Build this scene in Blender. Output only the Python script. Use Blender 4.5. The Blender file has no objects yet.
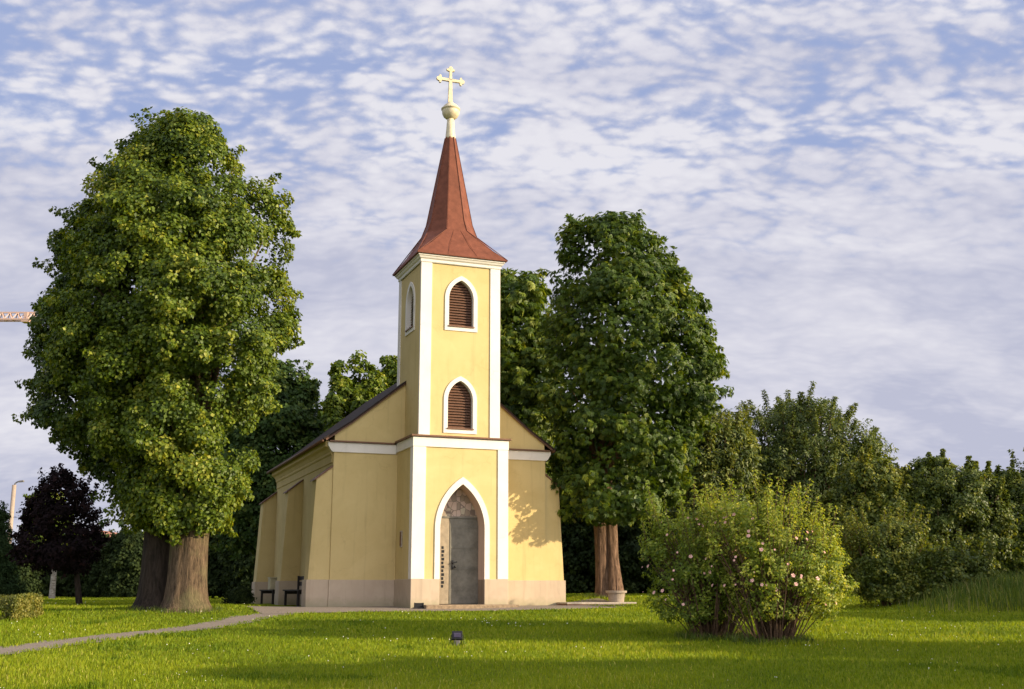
import bpy, bmesh, math, random
import numpy as np
from mathutils import Vector, Matrix

random.seed(7)
RNG = np.random.default_rng(7)
R = math.radians
SC = bpy.context.scene
COL = SC.collection

# ------------------------------------------------------------------ camera
FPX = 1130.0
PITCH = math.atan(245.5 / FPX)
EYE = 1.6
cam_d = bpy.data.cameras.new('camera')
cam = bpy.data.objects.new('camera', cam_d)
COL.objects.link(cam)
cam.location = (0, 0, EYE)
cam.rotation_euler = (R(90) + PITCH, 0, 0)
cam_d.sensor_width = 36
cam_d.lens = FPX / 1024 * 36
cam_d.clip_end = 6000
SC.camera = cam

# ------------------------------------------------------------------ light
SUN_EL = R(15)
SUN_AZ = R(12.5)                       # turned from due right towards the camera
SUN_H = Vector((math.cos(SUN_AZ), -math.sin(SUN_AZ), 0))
SUN_DIR = (SUN_H * math.cos(SUN_EL) + Vector((0, 0, math.sin(SUN_EL)))).normalized()
sun_d = bpy.data.lights.new('sun', 'SUN')
sun_d.energy = 5.0
sun_d.angle = R(0.5)
sun_d.color = (1.0, 0.82, 0.56)
sun = bpy.data.objects.new('sun', sun_d)
COL.objects.link(sun)
sun.rotation_euler = SUN_DIR.to_track_quat('Z', 'Y').to_euler()
sun.location = (40, -10, 30)

SC.view_settings.view_transform = 'Standard'
SC.view_settings.look = 'None'
SC.view_settings.exposure = 0.8
SC.view_settings.gamma = 1.0
SC.view_settings.use_curve_mapping = False


class NT:
    """small helper for node trees"""
    def __init__(self, tree):
        self.t = tree
        self.t.nodes.clear()

    def n(self, typ, **kw):
        nd = self.t.nodes.new(typ)
        for k, v in kw.items():
            if k == 'inp':
                for kk, vv in v.items():
                    nd.inputs[kk].default_value = vv
            else:
                setattr(nd, k, v)
        return nd

    def l(self, a, b):
        self.t.links.new(a, b)

    def math(self, op, a, b=None, c=None, clamp=False):
        nd = self.n('ShaderNodeMath', operation=op, use_clamp=clamp)
        for i, v in enumerate((a, b, c)):
            if v is None:
                continue
            if hasattr(v, 'links'):
                self.l(v, nd.inputs[i])
            else:
                nd.inputs[i].default_value = v
        return nd.outputs[0]

    def mix(self, f, a, b, mode='MIX'):
        nd = self.n('ShaderNodeMix', data_type='RGBA', blend_type=mode)
        for sock, v in ((nd.inputs[0], f), (nd.inputs[6], a), (nd.inputs[7], b)):
            if hasattr(v, 'links'):
                self.l(v, sock)
            elif isinstance(v, (int, float)):
                sock.default_value = v
            else:
                sock.default_value = (*v[:3], 1)
        return nd.outputs[2]

    def ramp(self, fac, stops, interp='LINEAR'):
        nd = self.n('ShaderNodeValToRGB')
        nd.color_ramp.interpolation = interp
        el = nd.color_ramp.elements
        while len(el) < len(stops):
            el.new(0.5)
        for e, (p, c) in zip(el, stops):
            e.position = p
            e.color = (*c, 1) if not isinstance(c, (int, float)) else (c, c, c, 1)
        self.l(fac, nd.inputs[0])
        return nd.outputs[0]

    def noise(self, vec, scale, detail=4, rough=0.55, dist=0.0, dim='3D'):
        nd = self.n('ShaderNodeTexNoise', noise_dimensions=dim)
        nd.inputs['Scale'].default_value = scale
        nd.inputs['Detail'].default_value = detail
        nd.inputs['Roughness'].default_value = rough
        nd.inputs['Distortion'].default_value = dist
        if vec is not None:
            self.l(vec, nd.inputs['Vector'])
        return nd.outputs['Fac']


# sky: Nishita light with a broken altocumulus deck projected on a plane high above
world = bpy.data.worlds.new('World')
SC.world = world
world.use_nodes = True
w = NT(world.node_tree)
w_out = w.n('ShaderNodeOutputWorld')
w_bg = w.n('ShaderNodeBackground')
w_bg.inputs['Strength'].default_value = 0.075
w.l(w_bg.outputs[0], w_out.inputs[0])
sky = w.n('ShaderNodeTexSky', sky_type='NISHITA')
sky.sun_disc = False
sky.sun_elevation = SUN_EL
sky.sun_rotation = math.atan2(SUN_DIR.x, SUN_DIR.y)
sky.altitude = 200
sky.air_density = 1.0
sky.dust_density = 0.4
sky.ozone_density = 2.5
tc = w.n('ShaderNodeTexCoord')
sep = w.n('ShaderNodeSeparateXYZ')
w.l(tc.outputs['Generated'], sep.inputs[0])
zc = w.math('MAXIMUM', sep.outputs[2], 0.0)
den = w.math('ADD', zc, 0.34)
px = w.math('DIVIDE', sep.outputs[0], den)
py = w.math('DIVIDE', sep.outputs[1], den)
comb = w.n('ShaderNodeCombineXYZ')
w.l(px, comb.inputs[0]); w.l(py, comb.inputs[1])


def wmap(rot, scale, loc=(0, 0, 0), vec=None):
    m = w.n('ShaderNodeMapping')
    m.inputs['Rotation'].default_value = (0, 0, rot)
    m.inputs['Scale'].default_value = scale
    m.inputs['Location'].default_value = loc
    w.l(vec or comb.outputs[0], m.inputs['Vector'])
    return m.outputs[0]


def wrange(v, a, b, lo=0.0, hi=1.0):
    m = w.n('ShaderNodeMapRange', interpolation_type='SMOOTHSTEP')
    m.inputs['From Min'].default_value = a; m.inputs['From Max'].default_value = b
    m.clamp = True
    m.inputs['To Min'].default_value = lo; m.inputs['To Max'].default_value = hi
    w.l(v, m.inputs['Value'])
    return m.outputs[0]


wrp = w.n('ShaderNodeTexNoise', noise_dimensions='2D')
wrp.inputs['Scale'].default_value = 7.0
wrp.inputs['Detail'].default_value = 3.0
w.l(comb.outputs[0], wrp.inputs['Vector'])
wv = w.n('ShaderNodeVectorMath', operation='MULTIPLY_ADD')
w.l(wrp.outputs['Color'], wv.inputs[0])
wv.inputs[1].default_value = (0.06, 0.06, 0.0)
w.l(comb.outputs[0], wv.inputs[2])
warp = wv.outputs[0]


def cells(vec, scale, smooth=0.9):
    v = w.n('ShaderNodeTexVoronoi', feature='SMOOTH_F1', voronoi_dimensions='2D')
    v.inputs['Scale'].default_value = scale * 1.5
    v.inputs['Smoothness'].default_value = smooth
    w.l(vec, v.inputs['Vector'])
    return v.outputs['Distance']


big = w.noise(wmap(R(12), (1, 1.3, 1), (0.62, 2.35, 0)), 2.3, 3, 0.5, 0.2, dim='2D')
cell = cells(wmap(R(-16), (1.0, 1.35, 1), (3, 1, 0), warp), 13.0)
fine = cells(wmap(R(-30), (0.9, 1.7, 1), (5, 2, 0), warp), 31.0)
fuzz = w.noise(wmap(R(-10), (1, 1.2, 1), (2, 9, 1)), 34.0, 6, 0.62, 0.0, dim='2D')
low = wrange(sep.outputs[2], 0.40, 0.21)              # closed deck towards the horizon
left = wrange(px, 0.05, -0.60)                        # more blue to the left
high = wrange(sep.outputs[2], 0.26, 0.42)
cov = w.math('ADD', w.math('MULTIPLY_ADD', low, 0.58, w.math('MULTIPLY_ADD', big, 1.4, -0.32)), w.math('MULTIPLY', w.math('MULTIPLY', left, high), -0.62))
tex = w.math('ADD', w.math('MULTIPLY', w.math('SUBTRACT', 0.42, cell), 1.05), w.math('MULTIPLY', w.math('SUBTRACT', 0.40, fine), 0.75))
tex = w.math('ADD', tex, w.math('MULTIPLY', w.math('ADD', fuzz, -0.5), 0.95))
tex = w.math('MULTIPLY', tex, w.math('MULTIPLY_ADD', low, -0.60, 1.0))
dens = w.math('ADD', cov, w.math('MULTIPLY_ADD', tex, 1.25, 0.12))
mask = wrange(dens, -0.36, 0.80)
body = w.noise(wmap(R(6), (0.7, 1.35, 1), (1, 6, 3), warp), 3.4, 5, 0.5, 0.1, dim='2D')
thick = w.math('ADD', w.math('MULTIPLY', body, 0.80), w.math('ADD', w.math('MULTIPLY', tex, -0.22), w.math('MULTIPLY', low, 0.085)))
ccol = w.ramp(thick, [(0.26, (6.3, 6.2, 6.6)), (0.40, (5.4, 5.35, 6.0)), (0.60, (4.0, 4.1, 5.1))])
blue = w.mix(0.8, sky.outputs[0], (3.0, 3.6, 5.75))
skycol = w.mix(w.math('MULTIPLY', mask, 0.95), blue, ccol)
# sky brightened behind the camera towards the sun, added to fill shaded walls
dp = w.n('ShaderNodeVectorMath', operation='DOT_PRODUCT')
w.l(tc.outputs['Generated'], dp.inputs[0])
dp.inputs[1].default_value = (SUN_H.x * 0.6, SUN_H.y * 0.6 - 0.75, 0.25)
fill_glow = w.math('MULTIPLY_ADD', wrange(dp.outputs['Value'], 0.0, 0.95), 1.6, 1.0)
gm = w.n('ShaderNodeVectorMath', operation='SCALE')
w.l(skycol, gm.inputs[0]); w.l(fill_glow, gm.inputs['Scale'])
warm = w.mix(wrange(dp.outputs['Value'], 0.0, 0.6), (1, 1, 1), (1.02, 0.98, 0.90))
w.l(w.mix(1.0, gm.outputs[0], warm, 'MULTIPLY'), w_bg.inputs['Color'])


# ------------------------------------------------------------------ helpers
def ray(u, v):
    x = (u - 512) / FPX
    y = (344.5 - v) / FPX
    c, s = math.cos(PITCH), math.sin(PITCH)
    return np.array([x, c - y * s, s + y * c])


def at(u, v, Y):
    r = ray(u, v)
    return np.array([0, 0, EYE]) + r * (Y / r[1])


def sstep(x, a, b):
    t = np.clip((np.asarray(x, float) - a) / (b - a), 0, 1)
    return t * t * (3 - 2 * t)


def ground_h(X, Y):
    X = np.asarray(X, float); Y = np.asarray(Y, float)
    a = 0.037 * np.maximum(Y, -25); b = 1.14; k = 0.12
    h = np.clip(0.5 + 0.5 * (b - a) / k, 0, 1)
    z = b + (a - b) * h - k * h * (1 - h)
    z = z + 0.24 * sstep(X, 0.8, 2.6) * sstep(Y, 33.4, 36.2)
    z = z + 0.55 * sstep(X, 8.5 + 0.10 * (Y - 27), 13.5) * sstep(Y, 26.5, 29.5) * (1 - sstep(Y, 60, 90))
    z = z + 0.10 * np.exp(-(((X + 8.4) / 2.2) ** 2 + ((Y - 30.0) / 1.8) ** 2))
    z = z + 0.018 * np.sin(X * 0.9 + 0.5 * Y) * np.cos(Y * 0.7 - 0.3 * X) * sstep(Y, 60, 30)
    return z


def gz(x, y):
    return float(ground_h(x, y))


def gpt(u, v):
    r = ray(u, v)
    t = 6.0
    while t < 400:
        q = np.array([0, 0, EYE]) + r * t
        if q[2] <= gz(q[0], q[1]):
            return q
        t += 0.02 + t * 0.0008
    return q


def tag(o, label=None, cat=None, group=None, kind=None):
    if label: o['label'] = label
    if cat: o['category'] = cat
    if group: o['group'] = group
    if kind: o['kind'] = kind
    return o


def empty(name, loc, rz=0.0, label=None, cat=None, group=None):
    o = bpy.data.objects.new(name, None)
    COL.objects.link(o)
    o.empty_display_size = 0.2
    o.location = loc
    o.rotation_euler = (0, 0, rz)
    return tag(o, label, cat, group)


def link(name, me, mat, parent=None):
    o = bpy.data.objects.new(name, me)
    COL.objects.link(o)
    if mat is not None and len(me.materials) == 0:
        me.materials.append(mat)
    if parent is not None:
        o.parent = parent
    return o


class MB:
    """collects shapes, then links them as one mesh object"""
    def __init__(self):
        self.bm = bmesh.new()

    def poly(self, pts):
        vs = [self.bm.verts.new(p) for p in pts]
        return self.bm.faces.new(vs)

    def hexa(self, b, t):
        """prism with bottom loop b and top loop t"""
        vb = [self.bm.verts.new(p) for p in b]
        vt = [self.bm.verts.new(p) for p in t]
        n = len(b)
        self.bm.faces.new(list(reversed(vb)))
        self.bm.faces.new(vt)
        for i in range(n):
            self.bm.faces.new([vb[i], vb[(i + 1) % n], vt[(i + 1) % n], vt[i]])
        return self

    def box(self, x0, x1, y0, y1, z0, z1):
        return self.hexa([(x0, y0, z0), (x1, y0, z0), (x1, y1, z0), (x0, y1, z0)],
                         [(x0, y0, z1), (x1, y0, z1), (x1, y1, z1), (x0, y1, z1)])

    def prism_y(self, xz, y0, y1):
        """outline in x,z pushed along y"""
        return self.hexa([(x, y1, z) for x, z in xz], [(x, y0, z) for x, z in xz])

    def prism_x(self, yz, x0, x1):
        return self.hexa([(x0, y, z) for y, z in yz], [(x1, y, z) for y, z in yz])

    def bar(self, p, q, wd, ht=None, up=(0, 0, 1)):
        p, q = Vector(p), Vector(q)
        ht = ht or wd
        d = (q - p).normalized()
        s = d.cross(Vector(up))
        if s.length < 1e-4:
            s = d.cross(Vector((1, 0, 0)))
        s.normalize()
        t = s.cross(d).normalized()
        o = [s * a * wd / 2 + t * b * ht / 2 for a, b in ((-1, -1), (1, -1), (1, 1), (-1, 1))]
        return self.hexa([p + k for k in o], [q + k for k in o])

    def tube(self, pts, rad, seg=8, cap=True):
        pts = [Vector(p) for p in pts]
        rings = []
        for i, p in enumerate(pts):
            d = (pts[min(i + 1, len(pts) - 1)] - pts[max(i - 1, 0)]).normalized()
            s = d.cross(Vector((0.13, 0.97, 0.2))).normalized()
            t = s.cross(d)
            r = rad[i] if hasattr(rad, '__len__') else rad
            rings.append([self.bm.verts.new(p + (s * math.cos(k * 2 * math.pi / seg) + t * math.sin(k * 2 * math.pi / seg)) * r) for k in range(seg)])
        for a, b in zip(rings[:-1], rings[1:]):
            for k in range(seg):
                self.bm.faces.new([a[k], a[(k + 1) % seg], b[(k + 1) % seg], b[k]])
        if cap:
            self.bm.faces.new(list(reversed(rings[0]))); self.bm.faces.new(rings[-1])
        return self

    def lathe(self, prof, c=(0, 0), seg=24):
        rings = []
        for r, z in prof:
            rings.append([self.bm.verts.new((c[0] + r * math.cos(k * 2 * math.pi / seg), c[1] + r * math.sin(k * 2 * math.pi / seg), z)) for k in range(seg)])
        for a, b in zip(rings[:-1], rings[1:]):
            for k in range(seg):
                self.bm.faces.new([a[k], a[(k + 1) % seg], b[(k + 1) % seg], b[k]])
        self.bm.faces.new(list(reversed(rings[0]))); self.bm.faces.new(rings[-1])
        return self

    def holed(self, outer, inners, fn):
        """flat face with holes; outlines in 2D, fn maps 2D to 3D"""
        edges = []
        for loop in [outer] + inners:
            vs = [self.bm.verts.new(fn(*p)) for p in loop]
            edges += [self.bm.edges.new((vs[i], vs[(i + 1) % len(vs)])) for i in range(len(vs))]
        bmesh.ops.triangle_fill(self.bm, use_beauty=True, use_dissolve=False, edges=edges)
        return self

    def strip(self, loop_a, loop_b, closed=True):
        va = [self.bm.verts.new(p) for p in loop_a]
        vb = [self.bm.verts.new(p) for p in loop_b]
        n = len(va)
        for i in range(n if closed else n - 1):
            self.bm.faces.new([va[i], va[(i + 1) % n], vb[(i + 1) % n], vb[i]])
        return self

    def build(self, name, mat, parent=None, bevel=0.0, smooth=False, recalc=True):
        if recalc:
            bmesh.ops.recalc_face_normals(self.bm, faces=self.bm.faces)
        me = bpy.data.meshes.new(name)
        self.bm.to_mesh(me)
        self.bm.free()
        if smooth:
            me.polygons.foreach_set('use_smooth', [True] * len(me.polygons))
        o = link(name, me, mat, parent)
        if bevel:
            m = o.modifiers.new('bevel', 'BEVEL')
            m.width = bevel; m.segments = 2; m.limit_method = 'ANGLE'; m.angle_limit = R(40)
        return o


def np_mesh(name, verts, faces, mat, parent=None, tint=None):
    """verts (N,3), faces (M,k) int"""
    me = bpy.data.meshes.new(name)
    nv, nf, k = len(verts), len(faces), faces.shape[1]
    me.vertices.add(nv)
    me.vertices.foreach_set('co', np.ascontiguousarray(verts, dtype=np.float32).ravel())
    me.loops.add(nf * k)
    me.loops.foreach_set('vertex_index', np.ascontiguousarray(faces, dtype=np.int32).ravel())
    me.polygons.add(nf)
    me.polygons.foreach_set('loop_start', np.arange(nf, dtype=np.int32) * k)
    me.polygons.foreach_set('loop_total', np.full(nf, k, dtype=np.int32))
    if tint is not None:
        a = me.attributes.new('tint', 'FLOAT', 'POINT')
        a.data.foreach_set('value', np.ascontiguousarray(tint, dtype=np.float32))
    me.update()
    me.validate()
    return link(name, me, mat, parent)


# ------------------------------------------------------------------ materials
MATS = {}


def base_mat(name):
    m = bpy.data.materials.new(name)
    m.use_nodes = True
    t = NT(m.node_tree)
    out = t.n('ShaderNodeOutputMaterial')
    b = t.n('ShaderNodeBsdfPrincipled')
    t.l(b.outputs[0], out.inputs[0])
    MATS[name] = m
    return m, t, b, out


def bump(t, b, h, strength, dist=0.02):
    bp = t.n('ShaderNodeBump')
    bp.inputs['Strength'].default_value = strength
    bp.inputs['Distance'].default_value = dist
    t.l(h, bp.inputs['Height'])
    t.l(bp.outputs[0], b.inputs['Normal'])


def plaster(name, col, col2, streak=0.25, foot=None):
    m, t, b, out = base_mat(name)
    tcn = t.n('ShaderNodeTexCoord')
    o = tcn.outputs['Object']
    n1 = t.noise(o, 1.3, 6, 0.6, 0.3)
    f = t.ramp(n1, [(0.35, 0.0), (0.7, 1.0)])
    c = t.mix(f, col, col2)
    # weather streaks that run down the wall
    mp = t.n('ShaderNodeMapping'); mp.inputs['Scale'].default_value = (6, 6, 0.35)
    t.l(o, mp.inputs['Vector'])
    n2 = t.noise(mp.outputs[0], 1.0, 5, 0.65)
    s = t.ramp(n2, [(0.55, 0.0), (0.8, 1.0)])
    dark = tuple(x * 0.62 for x in col2)
    c = t.mix(t.math('MULTIPLY', s, streak * 1.6), c, dark)
    n4 = t.noise(o, 0.55, 4, 0.6, 1.2)              # old repairs, a slightly different batch of paint
    c = t.mix(t.math('MULTIPLY', t.ramp(n4, [(0.50, 0.0), (0.54, 1.0)]), 0.16), c, tuple(min(1, x * 1.12 + 0.02) for x in col))
    ck = t.n('ShaderNodeTexVoronoi', feature='DISTANCE_TO_EDGE')
    ck.inputs['Scale'].default_value = 0.7
    wn = t.n('ShaderNodeTexNoise'); wn.inputs['Scale'].default_value = 2.2; wn.inputs['Detail'].default_value = 6
    t.l(o, wn.inputs['Vector'])
    wm_ = t.n('ShaderNodeVectorMath', operation='MULTIPLY_ADD'); t.l(wn.outputs['Color'], wm_.inputs[0])
    wm_.inputs[1].default_value = (0.9, 0.9, 0.9); t.l(o, wm_.inputs[2])
    t.l(wm_.outputs[0], ck.inputs['Vector'])
    cm = t.math('MULTIPLY', t.ramp(ck.outputs['Distance'], [(0.0, 1.0), (0.012, 0.0)]), t.ramp(n1, [(0.45, 0.0), (0.6, 1.0)]))
    c = t.mix(t.math('MULTIPLY', cm, 0.22), c, tuple(x * 0.45 for x in col2))
    if foot is not None:                       # splash dirt just above the ground
        sp = t.n('ShaderNodeSeparateXYZ'); t.l(o, sp.inputs[0])
        n3 = t.noise(o, 5.0, 5, 0.7)
        hgt = t.math('ADD', sp.outputs[2], t.math('MULTIPLY', n3, -0.45))
        k = t.n('ShaderNodeMapRange')
        k.inputs['From Min'].default_value = 0.05; k.inputs['From Max'].default_value = -0.2
        t.l(hgt, k.inputs['Value'])
        c = t.mix(t.math('MULTIPLY', k.outputs[0], 0.75), c, foot)
    t.l(c, b.inputs['Base Color'])
    b.inputs['Roughness'].default_value = 0.9
    b.inputs['Specular IOR Level'].default_value = 0.15
    g = t.math('ADD', t.math('MULTIPLY', t.noise(o, 60, 4, 0.7), 0.5), t.noise(o, 4, 3, 0.5))
    bump(t, b, g, 0.25, 0.012)
    return m


plaster('yellow_plaster', (0.55, 0.432, 0.202), (0.505, 0.388, 0.172), 0.3)
plaster('white_plaster', (0.70, 0.66, 0.60), (0.65, 0.61, 0.55), 0.15)
plaster('plinth_plaster', (0.46, 0.372, 0.272), (0.41, 0.322, 0.236), 0.35, foot=(0.30, 0.27, 0.17))


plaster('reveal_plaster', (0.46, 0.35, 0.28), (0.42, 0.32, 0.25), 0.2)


def simple(name, col, rough=0.6, metal=0.0, var=0.25, scale=8.0, bmp=0.2, bscale=40, spec=0.3):
    m, t, b, out = base_mat(name)
    b.inputs['Specular IOR Level'].default_value = spec
    o = t.n('ShaderNodeTexCoord').outputs['Object']
    n = t.noise(o, scale, 6, 0.62)
    c2 = tuple(max(0, x * (1 - var)) for x in col)
    c1 = tuple(min(1, x * (1 + var * 0.6)) for x in col)
    c = t.mix(t.ramp(n, [(0.3, 0.0), (0.7, 1.0)]), c2, c1)
    t.l(c, b.inputs['Base Color'])
    b.inputs['Roughness'].default_value = rough
    b.inputs['Metallic'].default_value = metal
    if bmp:
        bump(t, b, t.noise(o, bscale, 4, 0.6), bmp, 0.01)
    return m


simple('copper_roof', (0.165, 0.058, 0.034), 0.6, 0.0, 0.28, 4.5, 0.35, 9, 0.12)
simple('brown_flashing', (0.16, 0.085, 0.05), 0.5, 0.3, 0.25)
simple('dark_tile', (0.030, 0.019, 0.015), 0.95, 0, 0.35, 14)
simple('brown_wood', (0.125, 0.062, 0.036), 0.6, 0, 0.35, 20)
simple('dark_wood', (0.022, 0.017, 0.014), 0.7, 0, 0.4, 16)
simple('cream_metal', (0.60, 0.52, 0.35), 0.45, 0.0, 0.28, 9)
simple('door_bronze', (0.17, 0.158, 0.125), 0.42, 0.2, 0.35, 5, 0.25, 12)
simple('door_side', (0.30, 0.245, 0.17), 0.5, 0.2, 0.25, 6)
simple('door_lit', (0.34, 0.28, 0.17), 0.45, 0.2, 0.25, 6)
simple('black_iron', (0.012, 0.012, 0.014), 0.45, 0.2, 0.3)
simple('stone', (0.36, 0.31, 0.25), 0.9, 0, 0.3, 10, 0.5)
simple('terrace_stone', (0.20, 0.11, 0.075), 0.9, 0, 0.3, 10, 0.5)
simple('planter_stone', (0.30, 0.245, 0.19), 0.9, 0, 0.22, 12, 0.4)
simple('step_stone', (0.26, 0.19, 0.12), 0.9, 0, 0.4, 14, 0.5)
simple('soil', (0.05, 0.035, 0.022), 1.0, 0, 0.4, 20, 0.8)
simple('lamp_body', (0.014, 0.014, 0.018), 0.4, 0.2, 0.2)
simple('lamp_post', (0.16, 0.15, 0.14), 0.7, 0, 0.2)
simple('concrete', (0.33, 0.26, 0.20), 0.85, 0, 0.2)
simple('crane_paint', (0.50, 0.34, 0.27), 0.6, 0, 0.2)
simple('house_wall', (0.70, 0.68, 0.64), 0.9, 0, 0.1)
simple('house_roof', (0.28, 0.13, 0.09), 0.9, 0, 0.2)
simple('house_glass', (0.04, 0.05, 0.06), 0.15, 0, 0.2)
simple('box_cream', (0.50, 0.44, 0.28), 0.7, 0, 0.2)
simple('pink_petal', (0.80, 0.50, 0.42), 0.7, 0, 0.25, 30, 0)
simple('clover_white', (0.75, 0.74, 0.66), 0.8, 0, 0.1, 30, 0)

# floodlight glass
m, t, b, out = base_mat('lamp_glass')
b.inputs['Base Color'].default_value = (0.06, 0.05, 0.10, 1)
b.inputs['Roughness'].default_value = 0.12

# tympanum mosaic of small painted tiles
m, t, b, out = base_mat('tympanum')
o = t.n('ShaderNodeTexCoord').outputs['Object']
mp = t.n('ShaderNodeMapping'); mp.inputs['Scale'].default_value = (7, 0.0, 5.5)
t.l(o, mp.inputs['Vector'])
vor = t.n('ShaderNodeTexVoronoi', feature='F1', distance='CHEBYCHEV')
vor.inputs['Scale'].default_value = 1.0; vor.inputs['Randomness'].default_value = 0.55
t.l(mp.outputs[0], vor.inputs['Vector'])
hsv = t.n('ShaderNodeSeparateColor'); t.l(vor.outputs['Color'], hsv.inputs[0])
tc1 = t.ramp(hsv.outputs[0], [(0.0, (0.26, 0.20, 0.14)), (0.35, (0.40, 0.35, 0.25)), (0.65, (0.46, 0.35, 0.28)), (1.0, (0.34, 0.33, 0.28))], 'CONSTANT')
vd = t.n('ShaderNodeTexVoronoi', feature='DISTANCE_TO_EDGE'); vd.inputs['Scale'].default_value = 1.0
vd.inputs['Randomness'].default_value = 0.55
t.l(mp.outputs[0], vd.inputs['Vector'])
t.l(t.mix(t.ramp(vd.outputs['Distance'], [(0.02, 1.0), (0.06, 0.0)]), tc1, (0.16, 0.12, 0.09)), b.inputs['Base Color'])
b.inputs['Roughness'].default_value = 0.45


def bark(name, col, col2, vs=(7, 7, 1.1), depth=0.05, moss=None):
    m, t, b, out = base_mat(name)
    o = t.n('ShaderNodeTexCoord').outputs['Object']
    mp = t.n('ShaderNodeMapping'); mp.inputs['Scale'].default_value = vs
    t.l(o, mp.inputs['Vector'])
    n = t.noise(mp.outputs[0], 1.6, 6, 0.68, 0.6)
    n2 = t.noise(o, 1.2, 4, 0.6)
    c = t.mix(t.ramp(n, [(0.36, 0.0), (0.62, 1.0)]), col2, col)
    if moss:
        c = t.mix(t.math('MULTIPLY', t.ramp(n2, [(0.48, 0.0), (0.66, 1.0)]), 0.6), c, moss)
    t.l(c, b.inputs['Base Color'])
    b.inputs['Roughness'].default_value = 0.95
    b.inputs['Specular IOR Level'].default_value = 0.1
    n3 = t.noise(mp.outputs[0], 5.0, 6, 0.7, 0.2)
    bump(t, b, t.math('ADD', n, t.math('MULTIPLY', n3, 0.6)), 1.0, depth * 1.5)
    return m


bark('lime_bark', (0.18, 0.125, 0.078), (0.05, 0.036, 0.024), (11, 11, 1.7), 0.05, (0.16, 0.15, 0.07))
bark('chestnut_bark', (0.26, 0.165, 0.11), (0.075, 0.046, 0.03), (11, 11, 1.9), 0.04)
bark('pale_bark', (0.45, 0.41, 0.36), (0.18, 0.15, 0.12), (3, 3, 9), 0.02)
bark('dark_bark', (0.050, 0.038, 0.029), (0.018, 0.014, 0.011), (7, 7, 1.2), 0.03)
bark('twig_bark', (0.16, 0.10, 0.06), (0.07, 0.045, 0.03), (12, 12, 2), 0.01)


def leaf_mat(name, stops, trans=0.35, tcol=1.4, rough=0.5, spec=0.35):
    m, t, b, out = base_mat(name)
    at_ = t.n('ShaderNodeAttribute', attribute_name='tint')
    c = t.ramp(at_.outputs['Fac'], stops)
    t.l(c, b.inputs['Base Color'])
    b.inputs['Roughness'].default_value = rough
    b.inputs['Specular IOR Level'].default_value = spec
    tr = t.n('ShaderNodeBsdfTranslucent')
    t.l(t.mix(1.0, c, (tcol * 1.15, tcol, tcol * 0.4), 'MULTIPLY'), tr.inputs['Color'])
    ms = t.n('ShaderNodeMixShader'); ms.inputs[0].default_value = trans
    t.l(b.outputs[0], ms.inputs[1]); t.l(tr.outputs[0], ms.inputs[2])
    t.l(ms.outputs[0], out.inputs[0])
    return m


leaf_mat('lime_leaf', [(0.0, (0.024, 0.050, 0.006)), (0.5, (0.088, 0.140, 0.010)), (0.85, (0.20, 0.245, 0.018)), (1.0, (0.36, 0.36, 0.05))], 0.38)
leaf_mat('lime_shade_leaf', [(0.0, (0.022, 0.048, 0.007)), (0.6, (0.058, 0.098, 0.010)), (1.0, (0.18, 0.20, 0.025))], 0.34)  # darker copy of the lime leaves, rear tree's shade put into the colour
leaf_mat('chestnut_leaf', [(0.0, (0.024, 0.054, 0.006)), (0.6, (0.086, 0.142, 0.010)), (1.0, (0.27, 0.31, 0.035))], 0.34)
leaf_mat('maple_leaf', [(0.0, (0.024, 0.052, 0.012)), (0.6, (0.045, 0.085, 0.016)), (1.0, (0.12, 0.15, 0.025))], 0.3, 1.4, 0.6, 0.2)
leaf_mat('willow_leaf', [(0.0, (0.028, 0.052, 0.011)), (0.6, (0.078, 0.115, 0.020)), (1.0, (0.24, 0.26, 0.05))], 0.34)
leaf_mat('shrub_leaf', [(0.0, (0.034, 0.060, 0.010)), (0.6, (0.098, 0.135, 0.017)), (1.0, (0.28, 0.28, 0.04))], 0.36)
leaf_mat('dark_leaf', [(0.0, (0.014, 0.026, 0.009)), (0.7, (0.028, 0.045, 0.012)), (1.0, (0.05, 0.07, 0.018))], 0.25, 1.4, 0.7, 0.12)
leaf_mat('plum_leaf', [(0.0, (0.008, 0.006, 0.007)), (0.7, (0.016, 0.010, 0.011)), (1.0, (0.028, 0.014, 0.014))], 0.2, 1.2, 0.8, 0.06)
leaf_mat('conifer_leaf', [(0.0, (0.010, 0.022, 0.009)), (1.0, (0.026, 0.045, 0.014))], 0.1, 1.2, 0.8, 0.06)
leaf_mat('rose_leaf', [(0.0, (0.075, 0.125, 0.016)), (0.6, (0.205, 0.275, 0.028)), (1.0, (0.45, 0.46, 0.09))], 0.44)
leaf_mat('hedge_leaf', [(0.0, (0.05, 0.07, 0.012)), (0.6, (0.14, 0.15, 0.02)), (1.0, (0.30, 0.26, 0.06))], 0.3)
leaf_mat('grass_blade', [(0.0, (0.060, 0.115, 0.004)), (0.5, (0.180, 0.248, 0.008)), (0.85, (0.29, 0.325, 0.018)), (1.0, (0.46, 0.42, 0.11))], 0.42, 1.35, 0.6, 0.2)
leaf_mat('tall_blade', [(0.0, (0.05, 0.095, 0.015)), (0.6, (0.10, 0.145, 0.02)), (1.0, (0.26, 0.24, 0.09))], 0.35, 1.2, 0.6, 0.2)

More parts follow.
